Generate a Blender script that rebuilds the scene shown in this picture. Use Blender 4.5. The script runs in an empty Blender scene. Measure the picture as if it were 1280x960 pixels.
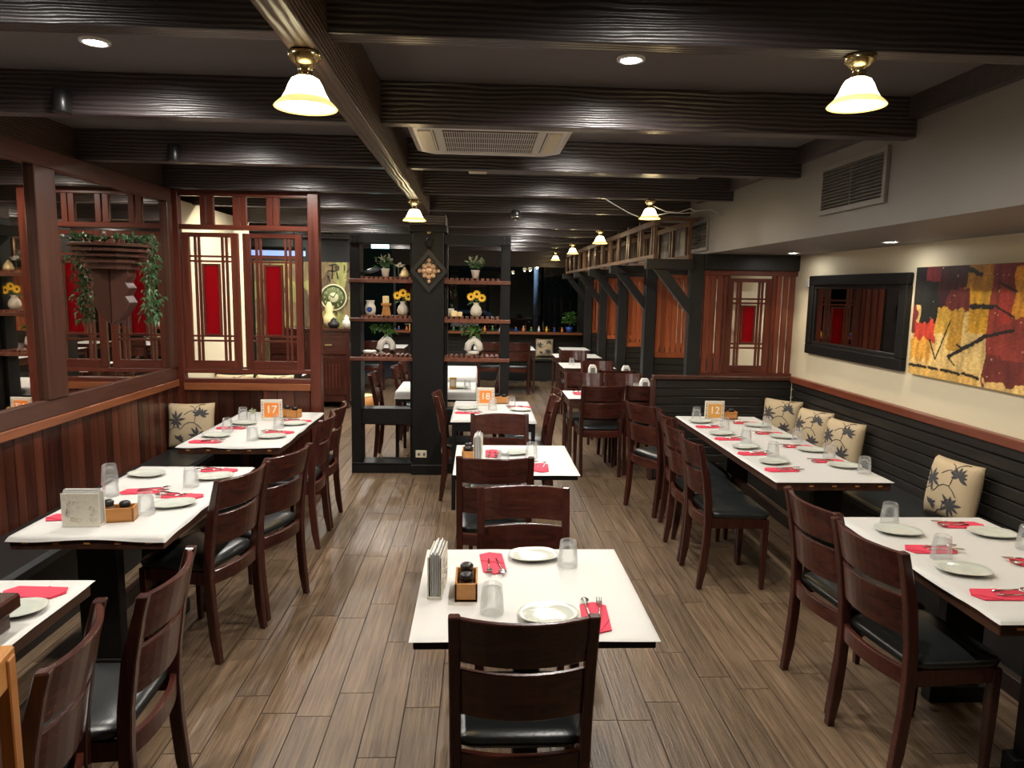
import bpy, bmesh, math, random
from mathutils import Vector, Matrix, noise
random.seed(7)
PI = math.pi
scene = bpy.context.scene
col = scene.collection

# ------------------------------------------------------------------ camera, world, exposure
HC = 1.79
def make_camera():
    f, roll, vp = 888.0, math.radians(1.0), (600.0, 361.0)
    dx, dy = vp[0] - 640, vp[1] - 480
    c, s = math.cos(roll), math.sin(roll)
    u = (dx * c + dy * s, -dx * s + dy * c)
    yaw = -math.atan2(u[0], math.hypot(f, u[1])); pitch = math.atan2(-u[1], f)
    fwd = Vector((math.sin(yaw) * math.cos(pitch), math.cos(yaw) * math.cos(pitch), -math.sin(pitch)))
    right = Vector((math.cos(yaw), -math.sin(yaw), 0)); up = right.cross(fwd)
    r2 = right * c + up * s; u2 = up * c - right * s
    cam = bpy.data.cameras.new('camera'); cam.sensor_width = 36; cam.lens = f / 1280 * 36
    cam.clip_start = .05; cam.clip_end = 200
    o = bpy.data.objects.new('camera', cam); col.objects.link(o)
    m = Matrix((r2, u2, -fwd)).transposed().to_4x4(); m.translation = Vector((0, 0, HC))
    o.matrix_world = m
    scene.camera = o
make_camera()
w = bpy.data.worlds.new('night'); scene.world = w; w.use_nodes = True
w.node_tree.nodes['Background'].inputs[0].default_value = (.012, .018, .03, 1)
w.node_tree.nodes['Background'].inputs[1].default_value = .6
vs = scene.view_settings
vs.view_transform = 'Standard'; vs.look = 'None'; vs.exposure = 0.98; vs.gamma = 1; vs.use_curve_mapping = False
SPOT_W, LAMP_W, SOFFIT_W = 34, 3.0, 10

# ------------------------------------------------------------------ helpers
def srgb(r, g, b):
    f = lambda v: (v / 255 / 12.92) if v / 255 <= .04045 else ((v / 255 + .055) / 1.055) ** 2.4
    return (f(r), f(g), f(b), 1)

class MB:
    def __init__(s): s.v = []; s.f = []; s.sm = []
    def add(s, vs, fs, smooth=False):
        n = len(s.v); s.v += [tuple(p) for p in vs]
        for f in fs: s.f.append(tuple(i + n for i in f)); s.sm.append(smooth)
        return s
    def box(s, x0, y0, z0, x1, y1, z1):
        x0, x1 = min(x0, x1), max(x0, x1); y0, y1 = min(y0, y1), max(y0, y1); z0, z1 = min(z0, z1), max(z0, z1)
        return s.add([(x0,y0,z0),(x1,y0,z0),(x1,y1,z0),(x0,y1,z0),(x0,y0,z1),(x1,y0,z1),(x1,y1,z1),(x0,y1,z1)],
                     [(0,3,2,1),(4,5,6,7),(0,1,5,4),(1,2,6,5),(2,3,7,6),(3,0,4,7)])
    def obox(s, c, size, M):
        hx, hy, hz = size[0] / 2, size[1] / 2, size[2] / 2
        vs = [Vector(c) + M @ Vector((a * hx, b * hy, d * hz)) for d in (-1, 1) for a, b in ((-1,-1),(1,-1),(1,1),(-1,1))]
        return s.add(vs, [(0,3,2,1),(4,5,6,7),(0,1,5,4),(1,2,6,5),(2,3,7,6),(3,0,4,7)])
    def prism(s, poly, z0, z1, axis='z', smooth=False):
        n = len(poly)
        def P(a, b, h): return {'z': (a, b, h), 'y': (a, h, b), 'x': (h, a, b)}[axis]
        vs = [P(a, b, z0) for a, b in poly] + [P(a, b, z1) for a, b in poly]
        s.add(vs, [tuple(range(n))[::-1], tuple(range(n, 2 * n))])
        s.add(vs, [(i, (i + 1) % n, n + (i + 1) % n, n + i) for i in range(n)], smooth)
        return s
    def lathe(s, prof, n=20, c=(0, 0, 0), smooth=True, flute=0, cap=True):
        vs = []
        for r, z in prof:
            for i in range(n):
                a = 2 * PI * i / n; rr = r * (1 - flute * (i % 2))
                vs.append((c[0] + rr * math.cos(a), c[1] + rr * math.sin(a), c[2] + z))
        fs = [(k * n + i, k * n + (i + 1) % n, (k + 1) * n + (i + 1) % n, (k + 1) * n + i) for k in range(len(prof) - 1) for i in range(n)]
        s.add(vs, fs, smooth)
        if cap:
            m = len(prof) - 1
            s.add([vs[i] for i in range(n)], [tuple(range(n))[::-1]]); s.add([vs[m * n + i] for i in range(n)], [tuple(range(n))])
        return s
    def tube(s, pts, r, n=8, smooth=True):
        pts = [Vector(p) for p in pts]; rs = r if isinstance(r, (list, tuple)) else [r] * len(pts)
        vs = []
        for k, p in enumerate(pts):
            t = (pts[min(k + 1, len(pts) - 1)] - pts[max(k - 1, 0)]).normalized()
            a = t.cross(Vector((0, 0, 1)))
            if a.length < 1e-3: a = t.cross(Vector((1, 0, 0)))
            a.normalize(); b = t.cross(a)
            for i in range(n):
                q = 2 * PI * i / n; vs.append(p + (a * math.cos(q) + b * math.sin(q)) * rs[k])
        m = len(pts)
        s.add(vs, [(k * n + i, k * n + (i + 1) % n, (k + 1) * n + (i + 1) % n, (k + 1) * n + i) for k in range(m - 1) for i in range(n)], smooth)
        s.add(vs[:n], [tuple(range(n))]); s.add(vs[-n:], [tuple(range(n))[::-1]])
        return s
    def rings(s, rs, smooth=True, caps=True):
        n = len(rs[0]); vs = [p for r in rs for p in r]; m = len(rs)
        s.add(vs, [(k * n + i, k * n + (i + 1) % n, (k + 1) * n + (i + 1) % n, (k + 1) * n + i) for k in range(m - 1) for i in range(n)], smooth)
        if caps: s.add(rs[0], [tuple(range(n))[::-1]], smooth); s.add(rs[-1], [tuple(range(n))], smooth)
        return s
    def grid(s, fn, nu, nv, smooth=True):
        vs = [fn(i / nu, j / nv) for j in range(nv + 1) for i in range(nu + 1)]
        return s.add(vs, [(j * (nu + 1) + i, j * (nu + 1) + i + 1, (j + 1) * (nu + 1) + i + 1, (j + 1) * (nu + 1) + i) for j in range(nv) for i in range(nu)], smooth)
    def mesh(s, name, mat, bevel=0):
        me = bpy.data.meshes.new(name); me.from_pydata(s.v, [], s.f)
        for p, q in zip(me.polygons, s.sm): p.use_smooth = q
        bm = bmesh.new(); bm.from_mesh(me)
        bmesh.ops.remove_doubles(bm, verts=bm.verts, dist=1e-5)
        bmesh.ops.recalc_face_normals(bm, faces=bm.faces)
        if bevel: bmesh.ops.bevel(bm, geom=[e for e in bm.edges if e.calc_face_angle(0) > .6], offset=bevel, segments=1, affect='EDGES', clamp_overlap=True)
        bm.to_mesh(me); bm.free()
        if mat: me.materials.append(M[mat])
        return me
    def build(s, name, mat, parent=None, bevel=0, **k):
        o = bpy.data.objects.new(name, s.mesh(name, mat, bevel)); col.objects.link(o)
        if parent: o.parent = parent
        return tag(o, **k) if k else o

def tag(o, label=None, cat=None, group=None, kind=None):
    if label: o['label'] = label
    if cat: o['category'] = cat
    if group: o['group'] = group
    if kind: o['kind'] = kind
    return o
def thing(name, label, cat, loc=(0, 0, 0), rz=0, group=None):
    o = bpy.data.objects.new(name, None); o.empty_display_size = .1; col.objects.link(o)
    o.location = loc; o.rotation_euler = (0, 0, rz)
    return tag(o, label, cat, group)
def struct(name): 
    o = bpy.data.objects.new(name, None); col.objects.link(o); o['kind'] = 'structure'; return o
def link_obj(name, me, parent=None, loc=(0, 0, 0), rot=None):
    o = bpy.data.objects.new(name, me); col.objects.link(o); o.location = loc
    if rot: o.rotation_euler = rot
    if parent: o.parent = parent
    return o
KIDS = {}
def kids(o): return [c for c in bpy.data.objects if c.parent == o]
def dup(root, loc, rz, label=None, group=None):
    if root.name not in KIDS: KIDS[root.name] = [(c, kids(c)) for c in kids(root)]
    r = root.copy(); col.objects.link(r); r.location = loc; r.rotation_euler = (0, 0, rz)
    if label: r['label'] = label
    if group: r['group'] = group
    for ch, gs in KIDS[root.name]:
        c = ch.copy(); col.objects.link(c); c.parent = r
        for g in gs: d = g.copy(); col.objects.link(d); d.parent = c
    return r

# ------------------------------------------------------------------ materials
M = {}
def base(name, color, rough=.5, metal=0, spec=.5, **k):
    m = bpy.data.materials.new(name); m.use_nodes = True; b = m.node_tree.nodes['Principled BSDF']
    b.inputs['Base Color'].default_value = color; b.inputs['Roughness'].default_value = rough
    b.inputs['Metallic'].default_value = metal; b.inputs['Specular IOR Level'].default_value = spec
    for a, v in k.items(): b.inputs[a.replace('_', ' ')].default_value = v
    M[name] = m; return m, m.node_tree, b
def noisy(name, c1, c2, rough=.5, scale=20, bump=.0, spec=.5, metal=0, detail=4, **k):
    m, t, b = base(name, c1, rough, metal, spec, **k); N = t.nodes; Lk = t.links
    tc = N.new('ShaderNodeTexCoord'); nz = N.new('ShaderNodeTexNoise'); nz.inputs['Scale'].default_value = scale; nz.inputs['Detail'].default_value = detail
    r = N.new('ShaderNodeMix'); r.data_type = 'RGBA'; r.inputs[6].default_value = c1; r.inputs[7].default_value = c2
    Lk.new(tc.outputs['Object'], nz.inputs['Vector']); Lk.new(nz.outputs['Fac'], r.inputs[0]); Lk.new(r.outputs[2], b.inputs['Base Color'])
    if bump:
        bp = N.new('ShaderNodeBump'); bp.inputs['Strength'].default_value = bump; bp.inputs['Distance'].default_value = .01
        Lk.new(nz.outputs['Fac'], bp.inputs['Height']); Lk.new(bp.outputs[0], b.inputs['Normal'])
    return m
def wood(name, dark, light, rough=.35, axis=2, scale=14, bump=.15, spec=.5, stretch=.08, rand=3.0, coat=0, figure=0, island=False, vary=.35):
    m, t, b = base(name, dark, rough, 0, spec); N = t.nodes; Lk = t.links
    b.inputs['Coat Weight'].default_value = coat; b.inputs['Coat Roughness'].default_value = .2
    tc = N.new('ShaderNodeTexCoord'); oi = N.new('ShaderNodeObjectInfo')
    rnd = oi.outputs['Random']
    if island: ge = N.new('ShaderNodeNewGeometry'); rnd = ge.outputs['Random Per Island']
    mu = N.new('ShaderNodeMath'); mu.operation = 'MULTIPLY'; mu.inputs[1].default_value = rand * 7.3; Lk.new(rnd, mu.inputs[0])
    ad = N.new('ShaderNodeVectorMath'); ad.operation = 'ADD'; Lk.new(tc.outputs['Object'], ad.inputs[0]); Lk.new(mu.outputs[0], ad.inputs[1])
    mp = N.new('ShaderNodeMapping'); sc = [scale] * 3; sc[axis] = scale * stretch; mp.inputs['Scale'].default_value = sc
    Lk.new(ad.outputs[0], mp.inputs['Vector'])
    nz = N.new('ShaderNodeTexNoise'); nz.inputs['Scale'].default_value = 1.0; nz.inputs['Detail'].default_value = 7; nz.inputs['Roughness'].default_value = .62; nz.inputs['Distortion'].default_value = .6
    Lk.new(mp.outputs[0], nz.inputs['Vector'])
    hgt = nz.outputs['Fac']
    if figure:
        wv = N.new('ShaderNodeTexWave'); wv.wave_type = 'RINGS'; wv.rings_direction = 'XYZ'[axis]
        wv.inputs['Scale'].default_value = figure; wv.inputs['Distortion'].default_value = 5; wv.inputs['Detail'].default_value = 2; wv.inputs['Detail Scale'].default_value = .6
        mp2 = N.new('ShaderNodeMapping'); s2 = [1.0] * 3; s2[axis] = .22; mp2.inputs['Scale'].default_value = s2
        Lk.new(ad.outputs[0], mp2.inputs['Vector']); Lk.new(mp2.outputs[0], wv.inputs['Vector'])
        mx = N.new('ShaderNodeMath'); mx.operation = 'MULTIPLY_ADD'; mx.inputs[1].default_value = .55
        Lk.new(wv.outputs['Fac'], mx.inputs[0]); 
        h2 = N.new('ShaderNodeMath'); h2.operation = 'MULTIPLY'; h2.inputs[1].default_value = .6; Lk.new(nz.outputs['Fac'], h2.inputs[0]); Lk.new(h2.outputs[0], mx.inputs[2])
        hgt = mx.outputs[0]
    rp = N.new('ShaderNodeValToRGB'); rp.color_ramp.elements[0].position = .3; rp.color_ramp.elements[1].position = .72
    rp.color_ramp.elements[0].color = dark; rp.color_ramp.elements[1].color = light
    Lk.new(hgt, rp.inputs[0])
    hs = N.new('ShaderNodeHueSaturation'); mr = N.new('ShaderNodeMapRange'); mr.inputs[3].default_value = 1 - vary; mr.inputs[4].default_value = 1 + vary
    Lk.new(rnd, mr.inputs[0]); Lk.new(mr.outputs[0], hs.inputs['Value']); Lk.new(rp.outputs[0], hs.inputs['Color']); Lk.new(hs.outputs[0], b.inputs['Base Color'])
    if bump:
        bp = N.new('ShaderNodeBump'); bp.inputs['Strength'].default_value = bump; bp.inputs['Distance'].default_value = .006 if not figure else .004
        Lk.new(hgt, bp.inputs['Height']); Lk.new(bp.outputs[0], b.inputs['Normal'])
    return m
def emit(name, color, strength, back=None):
    m, t, b = base(name, color, .4); b.inputs['Emission Color'].default_value = back or color; b.inputs['Emission Strength'].default_value = strength
def thin_glass(name, tint=(1, 1, 1, 1), gl=.08, rough=.02, haze=0):
    m = bpy.data.materials.new(name); m.use_nodes = True; t = m.node_tree; N = t.nodes; N.clear()
    o = N.new('ShaderNodeOutputMaterial'); mx = N.new('ShaderNodeMixShader'); tr = N.new('ShaderNodeBsdfTransparent'); g = N.new('ShaderNodeBsdfGlossy')
    fr = N.new('ShaderNodeFresnel'); fr.inputs[0].default_value = 1.5; ad = N.new('ShaderNodeMath'); ad.inputs[1].default_value = gl; ad.use_clamp = True
    tr.inputs[0].default_value = tint; g.inputs['Roughness'].default_value = rough
    t.links.new(fr.outputs[0], ad.inputs[0]); t.links.new(ad.outputs[0], mx.inputs[0]); t.links.new(tr.outputs[0], mx.inputs[1]); t.links.new(g.outputs[0], mx.inputs[2]); t.links.new(mx.outputs[0], o.inputs[0])
    if haze:
        df = N.new('ShaderNodeBsdfTranslucent'); df.inputs[0].default_value = (.9, .92, .92, 1); d2 = N.new('ShaderNodeBsdfDiffuse'); d2.inputs[0].default_value = (.9, .92, .92, 1)
        as_ = N.new('ShaderNodeAddShader'); m2 = N.new('ShaderNodeMixShader'); m2.inputs[0].default_value = haze
        t.links.new(mx.outputs[0], m2.inputs[1]); t.links.new(d2.outputs[0], m2.inputs[2]); t.links.new(m2.outputs[0], o.inputs[0])
        ml = N.new('ShaderNodeMath'); ml.operation = 'MULTIPLY'; ml.inputs[1].default_value = .45; t.links.new(ad.outputs[0], ml.inputs[0]); t.links.new(ml.outputs[0], mx.inputs[0])
        N.remove(df); N.remove(as_)
    M[name] = m
def paint_mat(name, rough=.5, bump=.25):
    m, t, b = base(name, (1, 1, 1, 1), rough); N = t.nodes
    a = N.new('ShaderNodeVertexColor'); a.layer_name = 'paint'; t.links.new(a.outputs[0], b.inputs['Base Color'])
    nz = N.new('ShaderNodeTexNoise'); nz.inputs['Scale'].default_value = 40; bp = N.new('ShaderNodeBump'); bp.inputs['Strength'].default_value = bump; bp.inputs['Distance'].default_value = .004
    t.links.new(nz.outputs[0], bp.inputs['Height']); t.links.new(bp.outputs[0], b.inputs['Normal'])

wood('beam_x', (.026, .019, .0205, 1), (.056, .041, .042, 1), .34, 0, 30, 1.0, .9, .035, figure=22, vary=.1)
wood('beam_y', (.045, .026, .018, 1), (.10, .06, .04, 1), .36, 1, 26, 1.0, .5, .05, figure=22, vary=.05)
wood('chair', (.027, .0075, .0058, 1), (.074, .020, .013, 1), .24, 2, 30, .04, .5, .1, vary=.15)
wood('chair_x', (.027, .0075, .0058, 1), (.088, .024, .015, 1), .22, 0, 30, .04, .5, .1, vary=.15)
wood('table_edge', (.030, .012, .008, 1), (.09, .038, .022, 1), .35, 1, 26, .05, .5, .07, vary=.1)
wood('mahogany', (.062, .013, .008, 1), (.15, .036, .019, 1), .32, 2, 22, .08, .5, .07, vary=.2)
wood('mahogany_x', (.062, .013, .008, 1), (.15, .036, .019, 1), .32, 0, 22, .08, .5, .07, vary=.1)
wood('mahogany_y', (.07, .016, .009, 1), (.17, .042, .022, 1), .32, 1, 22, .08, .5, .07, vary=.1)
wood('brown_frame_y', (.05, .02, .014, 1), (.095, .037, .024, 1), .32, 1, 22, .06, .5, .07, vary=.1)
wood('brown_frame_z', (.05, .02, .014, 1), (.095, .037, .024, 1), .32, 2, 22, .06, .5, .07, vary=.1)
wood('rail_orange_x', (.16, .05, .02, 1), (.30, .10, .04, 1), .3, 0, 22, .05, .5, .07, vary=.05)
wood('rail_orange_y', (.16, .05, .02, 1), (.30, .10, .04, 1), .3, 1, 22, .05, .5, .07, vary=.05)
wood('wains_board', (.030, .008, .005, 1), (.10, .028, .014, 1), .28, 2, 18, .08, .5, .06, vary=.55)
wood('screen_slat', (.10, .022, .011, 1), (.21, .05, .024, 1), .35, 2, 22, .05, .5, .08, vary=.2)
wood('orange_slat', (.26, .055, .018, 1), (.46, .12, .035, 1), .38, 2, 22, .05, .5, .08, vary=.25)
wood('rail_red_y', (.14, .035, .018, 1), (.22, .06, .03, 1), .3, 1, 22, .05, .5, .08, vary=.1)
wood('shelf_slat', (.10, .032, .018, 1), (.20, .07, .038, 1), .4, 1, 26, .05, .5, .1, vary=.3)
wood('pergola_wood', (.045, .022, .013, 1), (.10, .05, .028, 1), .5, 2, 22, .1, .5, .1, vary=.3)
wood('honey', (.42, .17, .04, 1), (.62, .29, .085, 1), .35, 1, 30, .05, .5, .1, vary=.05)
wood('honey_z', (.34, .12, .025, 1), (.5, .2, .05, 1), .35, 2, 30, .05, .5, .1, vary=.05)
wood('plank', (.075, .047, .028, 1), (.245, .165, .102, 1), .32, 1, 62, .45, .5, .04, vary=.16)
wood('plank_far', (.075, .047, .028, 1), (.245, .165, .102, 1), .32, 1, 62, .45, .5, .04, vary=.16, island=True)
noisy('grout', (.03, .024, .019, 1), (.05, .04, .032, 1), .8, 30)
noisy('ceiling_paint', (.125, .11, .11, 1), (.14, .124, .122, 1), .6, 3)
noisy('grey_paint', (.185, .174, .168, 1), (.21, .198, .19, 1), .55, 2, .02)
noisy('cream_paint', (.70, .62, .44, 1), (.75, .67, .49, 1), .55, 1.5, .02)
noisy('dark_paint', (.010, .0105, .011, 1), (.016, .016, .016, 1), .45, 12, .05)
wood('black_board_y', (.014, .012, .011, 1), (.028, .024, .021, 1), .38, 1, 20, .12, .5, .06, vary=.15)
wood('black_board_x', (.014, .012, .011, 1), (.028, .024, .021, 1), .38, 0, 20, .12, .5, .06, vary=.15)
noisy('black_wood', (.004, .004, .0045, 1), (.008, .008, .008, 1), .5, 20, .03, spec=.3)
noisy('gap_black', (.003, .003, .003, 1), (.004, .004, .004, 1), .8, 10)
noisy('leather', (.010, .012, .013, 1), (.018, .020, .020, 1), .30, 90, .06, spec=.6)
noisy('paper', (.58, .57, .55, 1), (.62, .61, .585, 1), .55, 3, .05)
noisy('plate', (.52, .55, .49, 1), (.57, .59, .53, 1), .12, 5)
noisy('red_napkin', (.62, .035, .075, 1), (.70, .05, .095, 1), .8, 120, .2)
base('steel', (.62, .6, .57, 1), .18, 1)
base('dark_steel', (.10, .10, .10, 1), .35, 1)
base('brass', (.62, .50, .25, 1), .22, 1)
base('black_plastic', (.012, .011, .011, 1), .35)
base('white_plastic', (.72, .70, .66, 1), .4)
base('cream_plastic', (.75, .68, .50, 1), .4)
base('grille_dark', (.02, .02, .02, 1), .5)
base('vent_metal', (.17, .165, .155, 1), .45, .3)
base('mirror_glass', (.70, .64, .59, 1), .015, 1)
base('frame_mirror', (.42, .36, .34, 1), .01, 1)
base('soy', (.012, .006, .004, 1), .1)
noisy('cushion', (.50, .38, .23, 1), (.58, .46, .30, 1), .85, 200, .3)
noisy('leaf_ink', (.03, .03, .036, 1), (.09, .085, .085, 1), .85, 60)
noisy('leaf_green', (.035, .12, .02, 1), (.09, .24, .035, 1), .45, 30)
noisy('leaf_dark', (.03, .09, .03, 1), (.09, .19, .075, 1), .5, 30)
noisy('leaf_pale', (.25, .32, .18, 1), (.5, .5, .36, 1), .6, 40)
noisy('stem', (.06, .1, .03, 1), (.09, .13, .04, 1), .6, 30)
base('white_petal', (.85, .83, .75, 1), .6)
base('yellow_petal', (.90, .52, .02, 1), .6)
base('seed_brown', (.05, .02, .01, 1), .8)
noisy('ceramic_white', (.72, .69, .60, 1), (.8, .76, .68, 1), .4, 20)
noisy('ceramic_speckle', (.55, .5, .38, 1), (.75, .7, .58, 1), .4, 40)
base('blue_glaze', (.03, .08, .35, 1), .25)
noisy('candle', (.8, .62, .28, 1), (.86, .7, .38, 1), .5, 10)
noisy('carved_gold', (.38, .20, .10, 1), (.72, .48, .28, 1), .45, 60, .4)
base('sign_orange', (.90, .27, .045, 1), .5)
base('sign_amber', (.80, .40, .08, 1), .5)
base('white_ink', (.9, .88, .82, 1), .5)
noisy('sign_frame', (.70, .66, .55, 1), (.80, .76, .66, 1), .35, 60, .3)
thin_glass('glass', (.985, .99, .99, 1), .01, .05, .07)
thin_glass('window_glass', (.45, .52, .56, 1), .03, .01)
base('red_glass', (.40, .006, .014, 1), .12, 0, .5)
def red_glass_setup():
    m = M['red_glass']; t = m.node_tree; N = t.nodes; b = N['Principled BSDF']
    b.inputs['Transmission Weight'].default_value = .55; b.inputs['IOR'].default_value = 1.15; b.inputs['Roughness'].default_value = .35
    b.inputs['Base Color'].default_value = (.52, .006, .016, 1)
    v = N.new('ShaderNodeTexVoronoi'); v.inputs['Scale'].default_value = 120; bp = N.new('ShaderNodeBump'); bp.inputs['Strength'].default_value = .8; bp.inputs['Distance'].default_value = .01
    t.links.new(v.outputs['Distance'], bp.inputs['Height']); t.links.new(bp.outputs[0], b.inputs['Normal'])
red_glass_setup()
emit('lamp_shade', (.7, .5, .2, 1), .45, (1, .80, .28, 1))
emit('lamp_dome', (1, .88, .55, 1), 3.4, (1, .86, .52, 1))
emit('lamp_bulb', (1, .92, .7, 1), 14, (1, .88, .6, 1))
emit('spot_lens', (1, .97, .9, 1), 60)
emit('exit_glow', (.3, .9, .85, 1), 4, (.3, .9, .85, 1))
paint_mat('canvas_paint'); paint_mat('mural_paint', .6)
base('car_paint', (.10, .13, .15, 1), .25, .3)
base('pole_white', (.55, .6, .7, 1), .4)
noisy('asphalt', (.02, .02, .022, 1), (.035, .035, .036, 1), .8, 10)
noisy('hedge', (.008, .02, .008, 1), (.02, .04, .015, 1), .8, 6)
base('tyre', (.008, .008, .008, 1), .6)
emit('tv_glow', (.35, .5, 1, 1), .5, (.35, .5, 1, 1))

# ------------------------------------------------------------------ the floor
XL, XR, YF = -2.55, 3.0, 14.35
floor = MB().box(-4.6, -3, -.08, 4.1, YF + .1, -.006).build('floor', 'grout'); floor['kind'] = 'structure'
PW, PL = .15, .90
pm = MB().box(0, 0, -.0058, PW - .0045, PL - .004, 0).mesh('plank', 'plank')
cells = []
r0 = int(-4.5 / PW); r1 = int(4.0 / PW)
for r in range(r0, r1):
    off = random.random() * PL
    for k in range(-4, 17):
        y = k * PL + off; x = r * PW
        if y + PL > YF: continue
        near = -2.2 < x < 2.5 and .9 < y
        inview = near and abs(x + .07 - .045 * y) < (.72 * (y + .8) + .2)
        cells.append((0 if inview else 1, y, x))
cells.sort()
far = MB()
for i, (n, y, x) in enumerate(cells):
    if i < 300 and n == 0: link_obj('plank', pm, floor, (x, y, 0))
    else: far.box(x, y, -.0058, x + PW - .0045, y + PL - .004, 0)
far.build('plank_field', 'plank_far', floor)['kind'] = 'stuff'

# ------------------------------------------------------------------ ceiling and beams
CEIL = 2.74
ceiling = MB().box(-4.6, -3, CEIL, 4.1, YF + .1, CEIL + .08).build('ceiling', 'ceiling_paint'); ceiling['kind'] = 'structure'
BY = [-1.42, -.18, 1.06, 2.30, 3.475, 4.72, 5.98, 7.2, 8.45, 9.7, 10.95, 12.2, 13.45]
for i, y in enumerate(BY):
    z = 2.55 if y < 7.5 else 2.50
    MB().box(-2.55 if y < 6.1 else -4.55, y, z, 2.1, y + .08, CEIL).build('beam', 'beam_x', ceiling, .003)
MB().box(-.556, -3, 2.46, -.472, 6.74, CEIL - .005).build('long_beam', 'beam_y', ceiling, .003)
MB().box(2.055, -3, 2.635, 2.1, 6.9, CEIL).build('edge_board', 'beam_x', ceiling)
bulk = MB().box(2.1, -3, 2.15, 4.1, YF, CEIL).build('ceiling_bulkhead', 'grey_paint'); bulk['kind'] = 'structure'

# ------------------------------------------------------------------ outer walls
def wallbox(name, mat, *b):
    o = MB().box(*b).build(name, mat); o['kind'] = 'structure'; return o
wr = wallbox('wall_right', 'cream_paint', XR, -3, 0, XR + .08, YF, 2.15)
zs = .975; nb = 8; z0 = .36; h = (zs - z0) / nb
for i in range(nb):
    MB().box(XR - .03, -2.9, z0 + i * h + .004, XR - .006, 6.56, z0 + (i + 1) * h - .006).build('board', 'black_board_y', wr, .003)
MB().box(XR - .012, -2.9, z0, XR - .002, 6.56, zs).build('backing', 'gap_black', wr)
MB().box(XR - .055, -2.9, .96, XR, 6.58, 1.018).build('dado_rail', 'rail_red_y', wr, .006)
wallbox('wall_back', 'cream_paint', -4.6, -3.08, 0, 4.1, -3, CEIL)

# left wall: boards, rail, mirrors
wl = wallbox('wall_left', 'beam_y', XL - .08, -3, 0, XL, 6.1, CEIL)
by = -.4; k = 0
while by < 6.0:
    bw = random.choice((.075, .09, .09, .1)); bw = min(bw, 6.0 - by)
    if bw < .03: break
    MB().box(XL + .001, by + .002, .02, XL + .018 + random.random() * .004, by + bw - .002, .95).build('board', 'wains_board', wl, .002)
    by += bw; k += 1
MB().box(XL, -2.9, .94, XL + .045, 6.02, .995).build('dado_rail', 'rail_orange_y', wl, .004)
MB().box(XL, -2.9, .996, XL + .035, 6.0, 1.10).build('mirror_sill', 'brown_frame_y', wl, .004)
MB().box(XL, -2.9, 2.44, XL + .05, 6.0, 2.545).build('wall_plate', 'brown_frame_y', wl, .004)
for y0, y1 in ((4.22, 4.42), (1.9, 2.1), (5.93, 6.02)):
    MB().box(XL, y0, 1.10, XL + .045, y1, 2.44).build('mullion', 'brown_frame_z', wl, .004)
for y0, y1, lb in ((2.1, 4.22, 'tall dark-tinted wall mirror beside the leafy bracket panel, dining table below'), (4.42, 5.93, 'dark-tinted wall mirror carrying the wooden bracket with trailing greenery')):
    MB().box(XL + .001, y0, 1.10, XL + .012, y1, 2.44).build('wall_mirror', 'mirror_glass', label=lb, cat='mirror')

# far wall with windows
wf = wallbox('wall_far', 'dark_paint', -1.75, YF, 0, 4.1, YF + .1, .93)
for i in range(7):
    MB().box(-1.75, YF - .02, .42 + i * .07, 2.0, YF - .001, .42 + (i + 1) * .07 - .006).build('board', 'black_board_x', wf)
MB().box(-1.75, YF - .25, .905, 2.05, YF, .95).build('window_ledge', 'rail_orange_x', wf, .004)
wallbox('wall_far_header', 'beam_x', -1.75, YF, 2.24, 4.1, YF + .1, CEIL)
for i, (a, b) in enumerate(((-1.7, -.62), (-.62, .45), (.45, 1.25), (1.25, 2.0))):
    wn = MB().box(a, YF + .04, .93, b, YF + .05, 2.24).build('window_%d' % (i + 1), 'window_glass'); wn['kind'] = 'structure'
    f = MB(); f.box(a - .02, YF + .02, .93, a + .02, YF + .08, 2.24); f.box(b - .02, YF + .02, .93, b + .02, YF + .08, 2.24)
    f.build('window_frame', 'dark_steel', wn)
wallbox('wall_far_right', 'dark_paint', 2.0, YF - .02, .93, 4.1, YF + .08, 2.24)

# far left room shell (beyond the lattice screen)
wallbox('wall_left_room', 'cream_paint', -2.88, 6.2, 0, -2.80, 8.9, 2.56)
mw = MB()
MUR_Y = 11.0
wallbox('wall_mural', 'dark_paint', -4.6, MUR_Y + .03, 0, -1.86, MUR_Y + .1, CEIL)
wallbox('wall_outer_left', 'cream_paint', -4.68, -3, 0, -4.6, YF, CEIL)

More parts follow.
